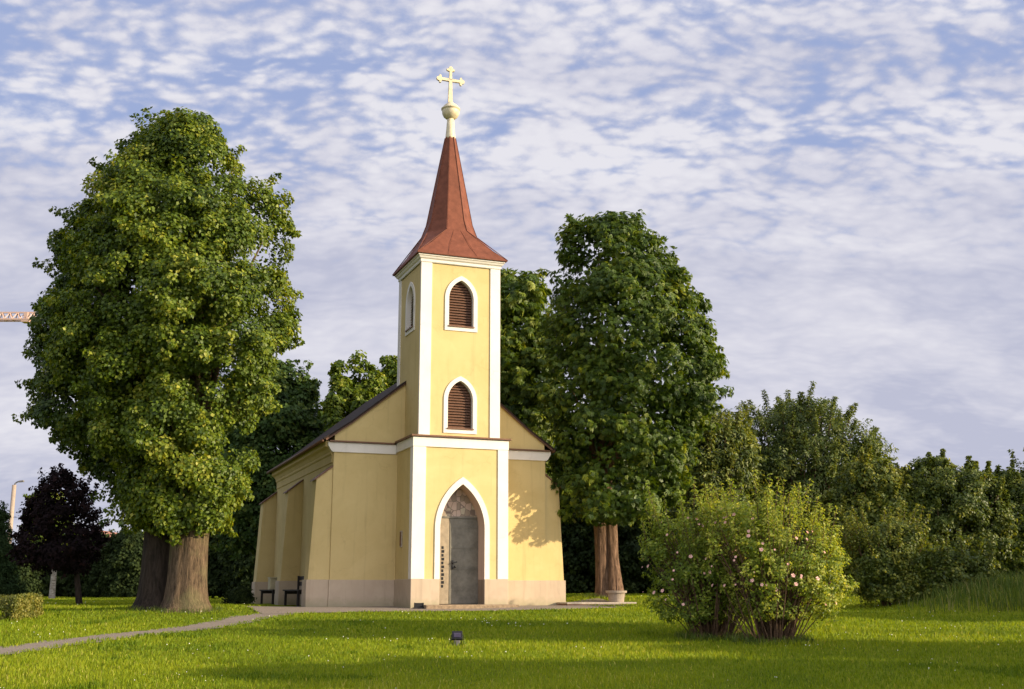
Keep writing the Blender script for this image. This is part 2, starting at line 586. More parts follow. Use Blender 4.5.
# lawn soil and thatch below the blades
m, t, b, out = base_mat('lawn')
o = t.n('ShaderNodeNewGeometry').outputs['Position']
n1 = t.noise(o, 0.55, 5, 0.6, 0.5)
n2 = t.noise(o, 9.0, 5, 0.7)
c = t.mix(t.ramp(n1, [(0.35, 0.0), (0.65, 1.0)]), (0.095, 0.130, 0.006), (0.170, 0.195, 0.010))
c = t.mix(t.math('MULTIPLY', t.ramp(n2, [(0.5, 0.0), (0.75, 1.0)]), 0.5), c, (0.22, 0.215, 0.025))
t.l(c, b.inputs['Base Color'])
b.inputs['Roughness'].default_value = 1.0
b.inputs['Specular IOR Level'].default_value = 0.05
bump(t, b, n2, 0.8, 0.06)

# gravel
m, t, b, out = base_mat('gravel')
o = t.n('ShaderNodeNewGeometry').outputs['Position']
n1 = t.noise(o, 1.1, 5, 0.65)
vor = t.n('ShaderNodeTexVoronoi'); vor.inputs['Scale'].default_value = 38
t.l(o, vor.inputs['Vector'])
c = t.mix(n1, (0.16, 0.122, 0.085), (0.215, 0.17, 0.125))
sc2 = t.n('ShaderNodeSeparateColor'); t.l(vor.outputs['Color'], sc2.inputs[0])
c = t.mix(t.math('MULTIPLY', sc2.outputs[0], 0.55), c, (0.34, 0.28, 0.22))
c = t.mix(t.math('MULTIPLY', sc2.outputs[1], 0.35), c, (0.10, 0.085, 0.07))
t.l(c, b.inputs['Base Color'])
b.inputs['Roughness'].default_value = 0.95
bump(t, b, vor.outputs['Distance'], 0.7, 0.02)

M = MATS

# ------------------------------------------------------------------ terrain
def axis_vals(lo, hi, near_lo, near_hi, step):
    v = list(np.arange(near_lo, near_hi + 1e-6, step))
    d = step
    x = near_hi
    while x < hi:
        d *= 1.25; x += d; v.append(min(x, hi))
    d = step; x = near_lo
    while x > lo:
        d *= 1.25; x -= d; v.insert(0, max(x, lo))
    return np.array(v)


gx = axis_vals(-2500, 2500, -26, 26, 0.5)
gy = axis_vals(-400, 4000, -2, 62, 0.5)
GX, GY = np.meshgrid(gx, gy)
GV = np.stack([GX, GY, ground_h(GX, GY)], -1).reshape(-1, 3)
nx, ny = len(gx), len(gy)
idx = np.arange(nx * ny).reshape(ny, nx)
GF = np.stack([idx[:-1, :-1], idx[:-1, 1:], idx[1:, 1:], idx[1:, :-1]], -1).reshape(-1, 4)
ground = np_mesh('ground', GV, GF, M['lawn'])
tag(ground, kind='structure')
ground.data.polygons.foreach_set('use_smooth', [True] * len(ground.data.polygons))

# chapel frame: origin at the front left foot of the tower
TH = R(21)
O = at(411, 607.5, 31.0)
EA = np.array([math.cos(TH), math.sin(TH), 0])
EN = np.array([-math.sin(TH), math.cos(TH), 0])


def loc(a, y, z=0.0):
    return O + EA * a + EN * y + np.array([0, 0, z])


def to_local(X, Y):
    d0, d1 = X - O[0], Y - O[1]
    return d0 * EA[0] + d1 * EA[1], d0 * EN[0] + d1 * EN[1]


# path: ribbon draped on the ground
pth_px = [(-160, 676), (-70, 662), (0, 652), (50, 645), (100, 638.5), (150, 633), (200, 627.5), (232, 622), (255, 617)]
pc = [gpt(u, v)[:2] for u, v in pth_px]
pc.append(loc(-2.9, -0.9)[:2]); pc.append(loc(-1.2, -1.0)[:2])
pc = np.array(pc)
# dense smooth centre line
ts = np.linspace(0, len(pc) - 1, 90)


def catmull(P, t):
    i = int(min(max(math.floor(t), 0), len(P) - 2)); f = t - i
    p0 = P[max(i - 1, 0)]; p1 = P[i]; p2 = P[i + 1]; p3 = P[min(i + 2, len(P) - 1)]
    return 0.5 * ((2 * p1) + (-p0 + p2) * f + (2 * p0 - 5 * p1 + 4 * p2 - p3) * f * f + (-p0 + 3 * p1 - 3 * p2 + p3) * f ** 3)


PATH = np.array([catmull(pc, t) for t in ts])
PATH_W = 0.52


def ribbon(name, C, half, mat, lift, nacross=5):
    d = np.gradient(C, axis=0); d /= np.linalg.norm(d, axis=1)[:, None]
    s = np.stack([-d[:, 1], d[:, 0]], 1)
    wob = 0.07 * np.sin(np.arange(len(C)) * 1.7) + 0.05 * np.sin(np.arange(len(C)) * 0.63 + 1)
    rows = []
    for k in np.linspace(-1, 1, nacross):
        p = C + s * (half * k + np.abs(k) * wob * k)[:, None]
        rows.append(np.stack([p[:, 0], p[:, 1], ground_h(p[:, 0], p[:, 1]) + lift], 1))
    V = np.stack(rows, 1).reshape(-1, 3)
    ii = np.arange(len(C) * nacross).reshape(len(C), nacross)
    F = np.stack([ii[:-1, :-1], ii[:-1, 1:], ii[1:, 1:], ii[1:, :-1]], -1).reshape(-1, 4)
    return np_mesh(name, V, F, mat)


tag(ribbon('path', PATH, PATH_W, M['gravel'], 0.012), kind='structure')

# gravel forecourt in front of the chapel and along its sides
def court_edge(a):
    return -2.1 - 0.2 * math.sin(a * 0.5 + 0.4) + 0.06 * math.sin(a * 3.1)


va, vf = [], []
aa = np.linspace(-4.2, 6.6, 55)
for a in aa:
    e0 = court_edge(a) * (1 - 0.75 * sstep(a, 4.6, 6.6)) * 1.0
    for k in range(5):
        y = e0 + (3.2 - e0) * k / 4 if a < -2.0 else e0 + (2.2 - e0) * k / 4
        p = loc(a, y)
        va.append((p[0], p[1], gz(p[0], p[1]) + 0.018))
ii = np.arange(len(va)).reshape(len(aa), 5)
court = np_mesh('forecourt', np.array(va), np.stack([ii[:-1, :-1], ii[1:, :-1], ii[1:, 1:], ii[:-1, 1:]], -1).reshape(-1, 4), M['gravel'])
tag(court, kind='structure')


# ------------------------------------------------------------------ chapel
chapel = empty('chapel', O, TH, 'small yellow chapel with white trim, brown copper spire and gilded cross', 'chapel')
Y_, W_, PL = M['yellow_plaster'], M['white_plaster'], M['plinth_plaster']
AX = 1.37


def gothic(cx, half, z0, zs, za, n=10):
    """outline of a pointed opening: from bottom left up, over the tip and down"""
    left = []
    # arc from (cx-half, zs) to (cx, za): circle with centre on the springing line
    hgt = za - zs
    r = (half * half + hgt * hgt) / (2 * half)
    c0 = cx - half + r
    a1 = math.atan2(hgt, cx - c0)
    for i in range(n + 1):
        a = math.pi + (a1 - math.pi) * i / n
        left.append((c0 + r * math.cos(a), zs + r * math.sin(a)))
    left[-1] = (cx, za)
    right = [(2 * cx - x, z) for x, z in reversed(left[:-1])]
    return [(cx - half, z0)] + left + right + [(cx + half, z0)]


DOOR = gothic(1.425, 0.645, 0.075, 2.10, 3.33, 14)
DOOR_O = gothic(1.425, 0.795, 0.746, 2.10, 3.53, 14)

# lower tower
mb = MB()
a0, a1, zt = 0.0, 2.74, 4.62
outer = [(a0, 0.075)] + DOOR + [(a1, 0.075), (a1, zt), (a0, zt)]
# wall face with a doorway notch
mb.holed(outer, [], lambda x, z: (x, 0, z))
mb.poly([(a0, 0, -0.4), (a0, 1.70, -0.4), (a0, 1.70, zt), (a0, 0, zt)])
mb.poly([(a1, 0, -0.4), (a1, 1.70, -0.4), (a1, 1.70, zt), (a1, 0, zt)])
mb.poly([(a0, 0, zt), (a1, 0, zt), (a1, 1.70, zt), (a0, 1.70, zt)])
mb.build('tower_wall', Y_, chapel)
# door reveal, white
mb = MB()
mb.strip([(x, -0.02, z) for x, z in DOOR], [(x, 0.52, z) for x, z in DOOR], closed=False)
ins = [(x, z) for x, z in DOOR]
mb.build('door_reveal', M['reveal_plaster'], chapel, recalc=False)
mb = MB()
k = [(x, z) for x, z in DOOR if z > 0.74]
kin = [(0.78, 0.746)] + [p for p in DOOR[1:-1]] + [(2.07, 0.746)]
mb.strip([(x, -0.028, z) for x, z in kin], [(x, -0.028, z) for x, z in DOOR_O], closed=False)
mb.strip([(x, -0.028, z) for x, z in DOOR_O], [(x, 0.01, z) for x, z in DOOR_O], closed=False)
mb.build('door_surround', W_, chapel)

# doors
dd = 0.50
door = MB().box(1.215, 2.07, dd, dd + 0.05, 0.08, 2.42).build('door', M['door_bronze'], chapel, 0.006)
sp = MB()
for i, z in enumerate((0.45, 1.02, 1.6, 2.16)):
    sp.box(1.24, 2.05, dd - 0.012, dd - 0.003, z, z + 0.03)
sp.box(1.222, 1.245, dd - 0.016, dd - 0.003, 0.1, 2.40)
sp.build('door_rail', M['door_bronze'], door)
hd = MB()
hd.tube([(1.30, dd - 0.03, 1.17), (1.30, dd - 0.085, 1.19), (1.42, dd - 0.085, 1.22)], 0.016, 6)
hd.box(1.275, 1.325, dd - 0.036, dd - 0.026, 1.02, 1.26)
hd.tube([(1.36, dd - 0.03, 1.10), (1.36, dd - 0.08, 1.06)], 0.02, 6)
hd.build('handle', M['black_iron'], door)
sl = MB().box(0.78, 1.205, dd - 0.01, dd + 0.05, 0.08, 2.42).build('door_side_panel', M['door_side'], chapel, 0.004)
sl2 = MB()
for i in range(11):
    z = 0.52 + i * 0.105
    wv = 0.062 + 0.02 * (i % 2)
    sl2.box(0.985, 0.985 + wv, dd - 0.016, dd - 0.006, z, z + 0.075)
sl2.build('slot', M['black_iron'], sl)
tb = MB()
tyo = [(x, z) for x, z in DOOR if z >= 2.09]
tb.prism_y([(0.78, 2.47)] + [(x, z) for x, z in DOOR if z > 2.47] + [(2.07, 2.47)], dd, dd + 0.04)
tym = tb.build('tympanum', M['tympanum'], chapel)
MB().box(0.78, 2.07, dd - 0.03, dd + 0.05, 2.42, 2.47).build('lintel_bar', M['door_bronze'], chapel)
MB().poly([(0.5, dd + 0.06, 0.0), (2.3, dd + 0.06, 0.0), (2.3, dd + 0.06, 3.6), (0.5, dd + 0.06, 3.6)])
bk = MB(); bk.box(0.6, 2.25, dd + 0.06, dd + 0.10, 0.0, 3.55); bk.build('door_back', M['dark_wood'], chapel)

# plinth of the tower, two cheeks beside the doorway
mb = MB()
mb.box(-0.03, 0.78, -0.03, 1.69, -0.4, 0.746)
mb.build('plinth', PL, chapel, 0.012)
mb = MB()
mb.box(2.07, 2.77, -0.03, 1.69, -0.4, 0.746)
mb.build('plinth', PL, chapel, 0.012)
# door step
MB().box(0.25, 2.9, -0.55, 0.45, -0.3, 0.07).build('step', M['step_stone'], chapel, 0.02)

# corner pilasters and frieze of the lower tower
MB().box(-0.028, 0.345, -0.028, 0.25, 0.748, 4.33).build('pilaster', W_, chapel, 0.006)
MB().box(2.455, 2.768, -0.028, 0.25, 0.748, 4.33).build('pilaster', W_, chapel, 0.006)
mb = MB()
mb.box(-0.04, 2.78, -0.04, 1.69, 4.33, 4.60)
mb.build('frieze', W_, chapel, 0.008)
MB().box(-0.10, 2.84, -0.10, 1.68, 4.602, 4.655).build('flashing', M['brown_flashing'], chapel, 0.01)

# upper tower
ux0, ux1, uy0, uy1, uz0, uz1 = 0.20, 2.56, 0.20, 2.56, 4.62, 9.75
WIN_LO = gothic(1.395, 0.375, 4.91, 5.72, 6.28, 10)
WIN_UP = gothic(1.395, 0.375, 7.87, 8.68, 9.24, 10)
WIN_SIDE = gothic(1.30, 0.36, 7.95, 8.72, 9.24, 10)
mb = MB()
rect = [(ux0, uz0), (ux1, uz0), (ux1, uz1), (ux0, uz1)]
mb.holed(rect, [WIN_LO, WIN_UP], lambda x, z: (x, uy0, z))
rs = [(uy0, uz0), (uy1, uz0), (uy1, uz1), (uy0, uz1)]
mb.holed(rs, [WIN_SIDE], lambda y, z: (ux0, y, z))
mb.holed(rs, [WIN_SIDE], lambda y, z: (ux1, y, z))
mb.poly([(ux0, uy1, uz0), (ux1, uy1, uz0), (ux1, uy1, uz1), (ux0, uy1, uz1)])
mb.build('belfry_wall', Y_, chapel)


def belfry_window(outl, cx, half, zb, zs, za, fn, deep):
    """fn(along, depth, z) -> local point; depth grows into the wall"""
    o2 = gothic(cx, half + 0.12, zb - 0.14, zs, za + 0.13, 10)
    w_ = MB()
    w_.strip([fn(x, -0.028, z) for x, z in outl], [fn(x, -0.028, z) for x, z in o2], closed=False)
    w_.poly([fn(cx - half - 0.12, -0.028, zb - 0.14), fn(cx + half + 0.12, -0.028, zb - 0.14), fn(cx + half, -0.028, zb), fn(cx - half, -0.028, zb)])
    w_.strip([fn(x, -0.028, z) for x, z in o2], [fn(x, 0.004, z) for x, z in o2])
    w_.strip([fn(x, -0.028, z) for x, z in outl], [fn(x, deep, z) for x, z in outl])
    wo = w_.build('window', W_, chapel)
    lv = MB()
    nsl = 17
    for i in range(nsl):
        z = zb + 0.03 + i * (za - zb - 0.03) / nsl
        zz = z + 0.04
        if zz > zs:
            r = ((half * half + (za - zs) ** 2) / (2 * half))
            hw = max(0.02, math.sqrt(max(r * r - (zz - zs) ** 2, 0)) - (r - half))
        else:
            hw = half
        hw -= 0.012
        th = 0.018
        p = [fn(cx - hw, deep - 0.10, z), fn(cx + hw, deep - 0.10, z), fn(cx + hw, deep - 0.02, z + 0.075), fn(cx - hw, deep - 0.02, z + 0.075)]
        q = [fn(cx - hw, deep - 0.10, z + th), fn(cx + hw, deep - 0.10, z + th), fn(cx + hw, deep - 0.02, z + 0.075 + th), fn(cx - hw, deep - 0.02, z + 0.075 + th)]
        lv.hexa(p, q)
    lv.build('louvre', M['brown_wood'], wo)
    bk = MB()
    bk.poly([fn(x, deep - 0.005, z) for x, z in outl])
    bk.build('louvre_back', M['dark_wood'], wo)
    s = MB()
    x0, x1 = cx - half - 0.02, cx + half + 0.02
    s.hexa([fn(x0, -0.06, zb - 0.03), fn(x1, -0.06, zb - 0.03), fn(x1, deep - 0.1, zb - 0.03), fn(x0, deep - 0.1, zb - 0.03)],
           [fn(x0, -0.06, zb + 0.004), fn(x1, -0.06, zb + 0.004), fn(x1, deep - 0.1, zb + 0.02), fn(x0, deep - 0.1, zb + 0.02)])
    s.build('sill', M['brown_flashing'], wo)


belfry_window(WIN_LO, 1.395, 0.375, 4.91, 5.72, 6.28, lambda a, d, z: (a, uy0 + d, z), 0.2)
belfry_window(WIN_UP, 1.395, 0.375, 7.87, 8.68, 9.24, lambda a, d, z: (a, uy0 + d, z), 0.2)
belfry_window(WIN_SIDE, 1.30, 0.36, 7.95, 8.72, 9.24, lambda a, d, z: (ux0 + d, a, z), 0.2)
belfry_window(WIN_SIDE, 1.30, 0.36, 7.95, 8.72, 9.24, lambda a, d, z: (ux1 - d, a, z), 0.2)
MB().box(ux0 - 0.028, ux0 + 0.30, uy0 - 0.028, uy0 + 0.06, 4.66, 9.68).build('pilaster', W_, chapel, 0.006)
MB().box(ux1 - 0.28, ux1 + 0.028, uy0 - 0.028, uy0 + 0.06, 4.66, 9.68).build('pilaster', W_, chapel, 0.006)
MB().box(ux0 - 0.028, ux0 + 0.06, uy1 - 0.22, uy1 + 0.028, 4.66, 9.68).build('pilaster', W_, chapel, 0.006)
MB().box(ux1 - 0.06, ux1 + 0.028, uy1 - 0.22, uy1 + 0.028, 4.66, 9.68).build('pilaster', W_, chapel, 0.006)
cc = (1.38, 1.38)
mb = MB()
prof = [(1.21, 9.68), (1.23, 9.70), (1.23, 9.77), (1.27, 9.80), (1.30, 9.86), (1.32, 9.86), (1.32, 9.905)]


def sq(h, z):
    return [(cc[0] - h, cc[1] - h, z), (cc[0] + h, cc[1] - h, z), (cc[0] + h, cc[1] + h, z), (cc[0] - h, cc[1] + h, z)]


for (h0, z0), (h1, z1) in zip(prof[:-1], prof[1:]):
    mb.strip(sq(h0, z0), sq(h1, z1))
mb.poly(sq(1.32, 9.905))
mb.build('cornice', W_, chapel)

# spire: square skirt that turns into an octagon
EH = 1.375
rf = 0.77
zo, ztop = 10.90, 14.10
t8 = rf * math.tan(math.pi / 8)


def octa(r, z):
    k = r * math.tan(math.pi / 8)
    pts = [(-k, -r), (k, -r), (r, -k), (r, k), (k, r), (-k, r), (-r, k), (-r, -k)]
    return [(cc[0] + x, cc[1] + y, z) for x, y in pts]


mb = MB()
ze = 9.92
lip = sq(EH, ze - 0.012)
e8 = sq(EH, ze + 0.02)
mb.strip(lip, e8)
mb.poly(list(reversed(lip)))
o8 = octa(rf, zo)
for i in range(4):
    A, B = e8[i], e8[(i + 1) % 4]
    P0, P1 = o8[2 * i], o8[2 * i + 1]
    P2 = o8[(2 * i + 2) % 8]
    # one bend half way, the skirt kicks out
    mid0 = tuple(a * 0.52 + p * 0.48 for a, p in zip(A, P0)); mid1 = tuple(a * 0.52 + p * 0.48 for a, p in zip(B, P1))
    mid2 = tuple(a * 0.52 + p * 0.48 for a, p in zip(B, P2))
    drop = 0.05
    mid0 = (mid0[0], mid0[1], mid0[2] - drop); mid1 = (mid1[0], mid1[1], mid1[2] - drop); mid2 = (mid2[0], mid2[1], mid2[2] - drop)
    mb.poly([A, B, mid1, mid0]); mb.poly([mid0, mid1, P1, P0])
    mb.poly([B, mid2, mid1]); mb.poly([mid1, mid2, P2, P1])
rt = octa(0.15, ztop)
rm = octa(0.155 + (rf - 0.155) * 0.80, zo + 0.36)
mb.strip(o8, rm); mb.strip(rm, rt)
mb.poly(rt)
bmesh.ops.remove_doubles(mb.bm, verts=mb.bm.verts, dist=0.0005)
spire = mb.build('spire', M['copper_roof'], chapel)
mb = MB()
for i in range(8):
    mb.bar(o8[i], rm[i], 0.035, 0.03); mb.bar(rm[i], rt[i], 0.03, 0.03)
for i in range(4):
    A, B = e8[i], e8[(i + 1) % 4]
    mb.bar(B, o8[2 * i + 1], 0.03, 0.012); mb.bar(B, o8[(2 * i + 2) % 8], 0.03, 0.012)
    for s in (0.33, 0.66):
        P = tuple(a + (b2 - a) * s for a, b2 in zip(A, B)); Q = tuple(a + (b2 - a) * s for a, b2 in zip(o8[2 * i], o8[2 * i + 1]))
        mb.bar(P, Q, 0.010, 0.006)
mb.build('seam', M['copper_roof'], spire)

# finial and cross
fin = MB().lathe([(0.16, 14.06), (0.155, 14.12), (0.13, 14.4), (0.105, 14.76)], cc, 24).build('finial', M['cream_metal'], chapel, smooth=True)
MB().lathe([(0.09, 14.72), (0.15, 14.75), (0.22, 14.81), (0.262, 14.90), (0.272, 14.98), (0.268, 15.03), (0.295, 15.04), (0.295, 15.075), (0.262, 15.085),
            (0.23, 15.15), (0.17, 15.21), (0.10, 15.26), (0.07, 15.30)], cc, 28).build('ball', M['cream_metal'], fin, smooth=True)
cr = MB()
xc, yc = cc[0] - 0.02, cc[1]


def arm(dx, dz, L_, wd):
    """tapered bar with a trefoil end"""
    c0 = Vector((xc, 0, 16.03)); d = Vector((dx, 0, dz)); s = Vector((-dz, 0, dx))
    tip = c0 + d * L_
    pts = [c0 + s * wd, tip - d * 0.17 + s * wd * 0.85, tip - d * 0.15 + s * 0.125, tip - d * 0.10 + s * 0.135, tip - d * 0.085 + s * 0.075, tip - d * 0.02 + s * 0.05, tip,
           tip - d * 0.02 - s * 0.05, tip - d * 0.085 - s * 0.075, tip - d * 0.10 - s * 0.135, tip - d * 0.15 - s * 0.125, tip - d * 0.17 - s * wd * 0.85, c0 - s * wd]
    cr.hexa([(p.x, yc + 0.035, p.z) for p in pts], [(p.x, yc - 0.035, p.z) for p in pts])


arm(-1, 0, 0.46, 0.048); arm(1, 0, 0.46, 0.0475); arm(0, 1, 0.46, 0.047)
cr.prism_y([(xc - 0.075, 15.26), (xc + 0.075, 15.26), (xc + 0.0465, 16.03), (xc - 0.0465, 16.03)], yc - 0.034, yc + 0.034)
cr.build('cross', M['cream_metal'], chapel)

# nave
nx0, nx1, ny0, ny1 = -1.86, 4.62, 1.70, 11.2
RZ = 4.70                                       # eaves height of roof underside at the wall
RIDGE = 7.45
mb = MB()
mb.box(nx0, nx1, ny0, ny1, -0.4, 4.56)
mb.build('nave_wall', Y_, chapel)
mb = MB()
gx0, gx1 = nx0 + 0.02, nx1 - 0.02
mb.prism_y([(gx0, 4.61), (gx1, 4.61), (gx1, 4.80), (AX + 2.75, 5.135), (AX + 0.01, RIDGE - 0.115), (AX - 2.75, 5.135), (gx0, 4.80)], ny0 + 0.006, ny1 - 0.02)
mb.build('gable', Y_, chapel)
mb = MB()
mb.box(nx0 - 0.03, nx1 + 0.03, ny0 - 0.03, ny1 + 0.03, -0.4, 0.735)
mb.build('plinth', PL, chapel, 0.012)
# cornice: white front bands and stepped side bands
MB().box(nx0 - 0.035, -0.045, ny0 - 0.035, ny0 + 0.1, 4.28, 4.555).build('frieze', W_, chapel, 0.006)
MB().box(2.79, nx1 + 0.035, ny0 - 0.035, ny0 + 0.1, 4.28, 4.555).build('frieze', W_, chapel, 0.006)
MB().box(nx0 - 0.14, -0.11, ny0 - 0.09, ny0 + 0.02, 4.557, 4.605).build('flashing', M['brown_flashing'], chapel, 0.008)
MB().box(2.85, nx1 + 0.14, ny0 - 0.09, ny0 + 0.02, 4.557, 4.605).build('flashing', M['brown_flashing'], chapel, 0.008)
for sgn, xw in ((-1, nx0), (1, nx1)):
    prof = [(0, 3.98), (0.03, 4.0), (0.03, 4.20), (0.07, 4.24), (0.07, 4.30), (0.13, 4.40), (0.22, 4.45), (0.22, 4.60), (0, 4.61)]
    pts = [(xw + sgn * d, z) for d, z in prof]
    mb = MB(); mb.prism_y(pts, ny0 + 0.11, ny1 - 0.1)
    mb.build('eaves_cornice', Y_, chapel)
    # return of the cornice seen from the front
    pr2 = [(0.03, 4.28), (0.09, 4.33), (0.14, 4.42), (0.17, 4.46), (0.17, 4.556), (0.03, 4.556)]
    mb = MB(); mb.prism_y([(xw + sgn * d, z) for d, z in pr2], ny0 - 0.034, ny0 + 0.1)
    mb.build('cornice_return', W_, chapel)
# roof: two slabs with a slight kick at the eaves
yf, yb = ny0 - 0.075, ny1 + 0.25
for sgn in (-1, 1):
    xs = [AX + 0.01, AX + sgn * 2.75, AX + sgn * 3.54]
    zs = [RIDGE - 0.05, RIDGE - 0.05 - 2.75 * 0.80, RIDGE - 0.05 - 2.75 * 0.80 - 0.79 * 0.68]
    out_ = list(zip(xs, zs)) + [(xs[2], zs[2] - 0.05), (xs[1], zs[1] - 0.055), (xs[0], zs[0] - 0.055)]
    mb = MB(); mb.prism_y(out_, yf, yb)
    roof = mb.build('roof', M['dark_tile'], chapel)
    # verge board under the front edge
    o2 = [(xs[0], zs[0] - 0.058), (xs[1], zs[1] - 0.058), (xs[2] - sgn * 0.05, zs[2] - 0.025), (xs[2] - sgn * 0.08, zs[2] - 0.07), (xs[1], zs[1] - 0.10), (xs[0], zs[0] - 0.10)]
    mb = MB(); mb.prism_y(o2, yf + 0.015, yf + 0.05)
    mb.build('verge_board', M['brown_wood'], chapel)
    g = MB()
    g.tube([(xs[2] + sgn * 0.02, yf + 0.06, zs[2] - 0.07), (xs[2] + sgn * 0.02, yb - 0.1, zs[2] - 0.08)], 0.045, 10)
    g.build('gutter', M['brown_flashing'], chapel, smooth=True)

# buttresses with sloping caps, three on each side
for sgn, xw in ((-1, nx0), (1, nx1)):
    for (y0, y1) in ((1.735, 2.30), (6.15, 6.75), (11.1, 11.75)):
        b_ = MB()
        b_.prism_y([(xw, 0.735), (xw + sgn * 0.60, 0.735), (xw + sgn * 0.46, 3.50), (xw, 3.86)], y0, y1)
        bt = b_.build('buttress', Y_, chapel, 0.008)
        c_ = MB()
        c_.prism_y([(xw, 3.862), (xw + sgn * 0.46, 3.502), (xw + sgn * 0.52, 3.47), (xw + sgn * 0.52, 3.505), (xw, 3.91)], y0 - 0.04, y1 + 0.04)
        c_.build('cap', M['brown_flashing'], bt)
        MB().box(min(xw, xw + sgn * 0.645), max(xw, xw + sgn * 0.645), y0 - 0.028, y1 + 0.03, -0.4, 0.737).build('buttress_plinth', PL, bt, 0.01)
# low polygonal choir behind
mb = MB()
mb.hexa([(-0.6, 11.2, -0.3), (3.4, 11.2, -0.3), (3.4, 12.6, -0.3), (2.4, 13.8, -0.3), (0.4, 13.8, -0.3), (-0.6, 12.6, -0.3)],
        [(-0.6, 11.2, 4.2), (3.4, 11.2, 4.2), (3.4, 12.6, 4.2), (2.4, 13.8, 4.2), (0.4, 13.8, 4.2), (-0.6, 12.6, 4.2)])
mb.build('choir_wall', Y_, chapel)
mb = MB()
rim = [(-0.8, 11.45, 4.21), (3.6, 11.45, 4.21), (3.6, 12.7, 4.21), (2.5, 14.05, 4.21), (0.3, 14.05, 4.21), (-0.8, 12.7, 4.21)]
for i in range(6):
    mb.poly([rim[i], rim[(i + 1) % 6], (1.4, 11.45, 6.3)])
mb.poly(rim)
mb.build('choir_roof', M['dark_tile'], chapel)
# slim plaque on the shaded tower flank
pq = MB().box(-0.035, -0.004, 0.98, 1.16, 1.62, 2.08).build('plaque', M['stone'], chapel, 0.006)
MB().box(-0.045, -0.036, 1.01, 1.13, 1.66, 2.04).build('plaque_face', M['brown_flashing'], pq)

# ------------------------------------------------------------------ furniture by the chapel
def bench(y0, y1, label):
    o = empty('bench', loc(-2.25, (y0 + y1) / 2, 0), TH, label, 'bench', 'benches along the chapel wall')
    h = (y1 - y0) / 2
    s = MB()
    for i in range(3):
        s.box(-0.22 + i * 0.135, -0.22 + i * 0.135 + 0.115, -h, h, 0.43, 0.47)
    s.build('seat', M['dark_wood'], o, 0.006)
    bkr = MB()
    for i in range(2):
        bkr.hexa([(0.235 + 0.02 * i, -h, 0.58 + i * 0.17), (0.265 + 0.02 * i, -h, 0.58 + i * 0.17), (0.265 + 0.02 * i, h, 0.58 + i * 0.17), (0.235 + 0.02 * i, h, 0.58 + i * 0.17)],
                 [(0.25 + 0.02 * i, -h, 0.70 + i * 0.17), (0.28 + 0.02 * i, -h, 0.70 + i * 0.17), (0.28 + 0.02 * i, h, 0.70 + i * 0.17), (0.25 + 0.02 * i, h, 0.70 + i * 0.17)])
    bkr.build('backrest', M['dark_wood'], o, 0.006)
    for s_ in (-1, 1):
        l = MB()
        y = s_ * (h - 0.25)
        l.box(-0.20, -0.13, y - 0.04, y + 0.04, -0.15, 0.43)
        l.box(0.18, 0.235, y - 0.04, y + 0.04, -0.15, 0.88)
        l.box(-0.13, 0.18, y - 0.03, y + 0.03, 0.34, 0.428)
        l.build('leg', M['dark_wood'], o, 0.005)
    return o


bench(3.0, 5.6, 'dark wooden bench against the chapel wall between the first and second buttress')
bench(7.4, 10.2, 'dark wooden bench between the second and last buttress of the chapel')
bx = empty('box', loc(-2.3, 8.3, 0.47), TH, 'small cream box with a lid standing on the far bench by the chapel', 'box')
MB().box(-0.16, 0.14, -0.2, 0.2, 0.003, 0.36).build('body', M['box_cream'], bx, 0.01)
MB().box(-0.18, 0.16, -0.22, 0.22, 0.362, 0.40).build('lid', M['box_cream'], bx, 0.01)

ps = loc(0.13, -0.30)
sc_ = empty('boot_scraper', (ps[0], ps[1], gz(ps[0], ps[1])), TH, 'small dark boot scraper at the left foot of the tower beside the step', 'boot scraper')
MB().box(-0.15, 0.15, -0.09, 0.09, -0.02, 0.05).build('base', M['black_iron'], sc_, 0.01)
f_ = MB()
f_.box(-0.13, -0.10, -0.02, 0.02, 0.05, 0.17); f_.box(0.10, 0.13, -0.02, 0.02, 0.05, 0.17); f_.box(-0.13, 0.13, -0.008, 0.008, 0.052, 0.165)
f_.build('blade', M['black_iron'], sc_)

# paved terrace right of the chapel with the planter
tp0 = loc(4.95, 0.9); tz = float(O[2]) + 0.105
te = empty('terrace', (tp0[0], tp0[1], tz), TH, 'low paved terrace with a brown stone edge right of the chapel', 'terrace')
s_ = MB(); s_.box(0.0, 2.25, 0.0, 0.79, -0.05, 0.0); s_.build('slab', M['stone'], te, 0.01)
s_ = MB(); s_.box(0.02, 1.75, 0.025, 0.78, -0.5, -0.052); s_.build('edge', M['terrace_stone'], te, 0.01)
s_ = MB(); s_.box(1.752, 2.23, 0.01, 0.78, -0.5, -0.052); s_.build('end_stone', M['stone'], te, 0.01)
pq_ = loc(6.72, 1.28)
pl = empty('planter', (pq_[0], pq_[1], tz), 0, 'round stone planter with a thin bare stem on the terrace before the chestnut', 'planter')
MB().lathe([(0.225, 0.0), (0.23, 0.03), (0.255, 0.22), (0.27, 0.26), (0.315, 0.27), (0.32, 0.33), (0.29, 0.335), (0.27, 0.30), (0.0001, 0.295)], (0, 0), 28).build('bowl', M['planter_stone'], pl, smooth=False)
MB().lathe([(0.262, 0.296), (0.1, 0.312), (0.001, 0.315)], (0, 0), 20).build('soil', M['soil'], pl)
MB().tube([(0.02, 0, 0.3), (0.03, 0.01, 0.6), (0.015, 0, 1.05)], [0.034, 0.028, 0.018], 7).build('stem', M['chestnut_bark'], pl)

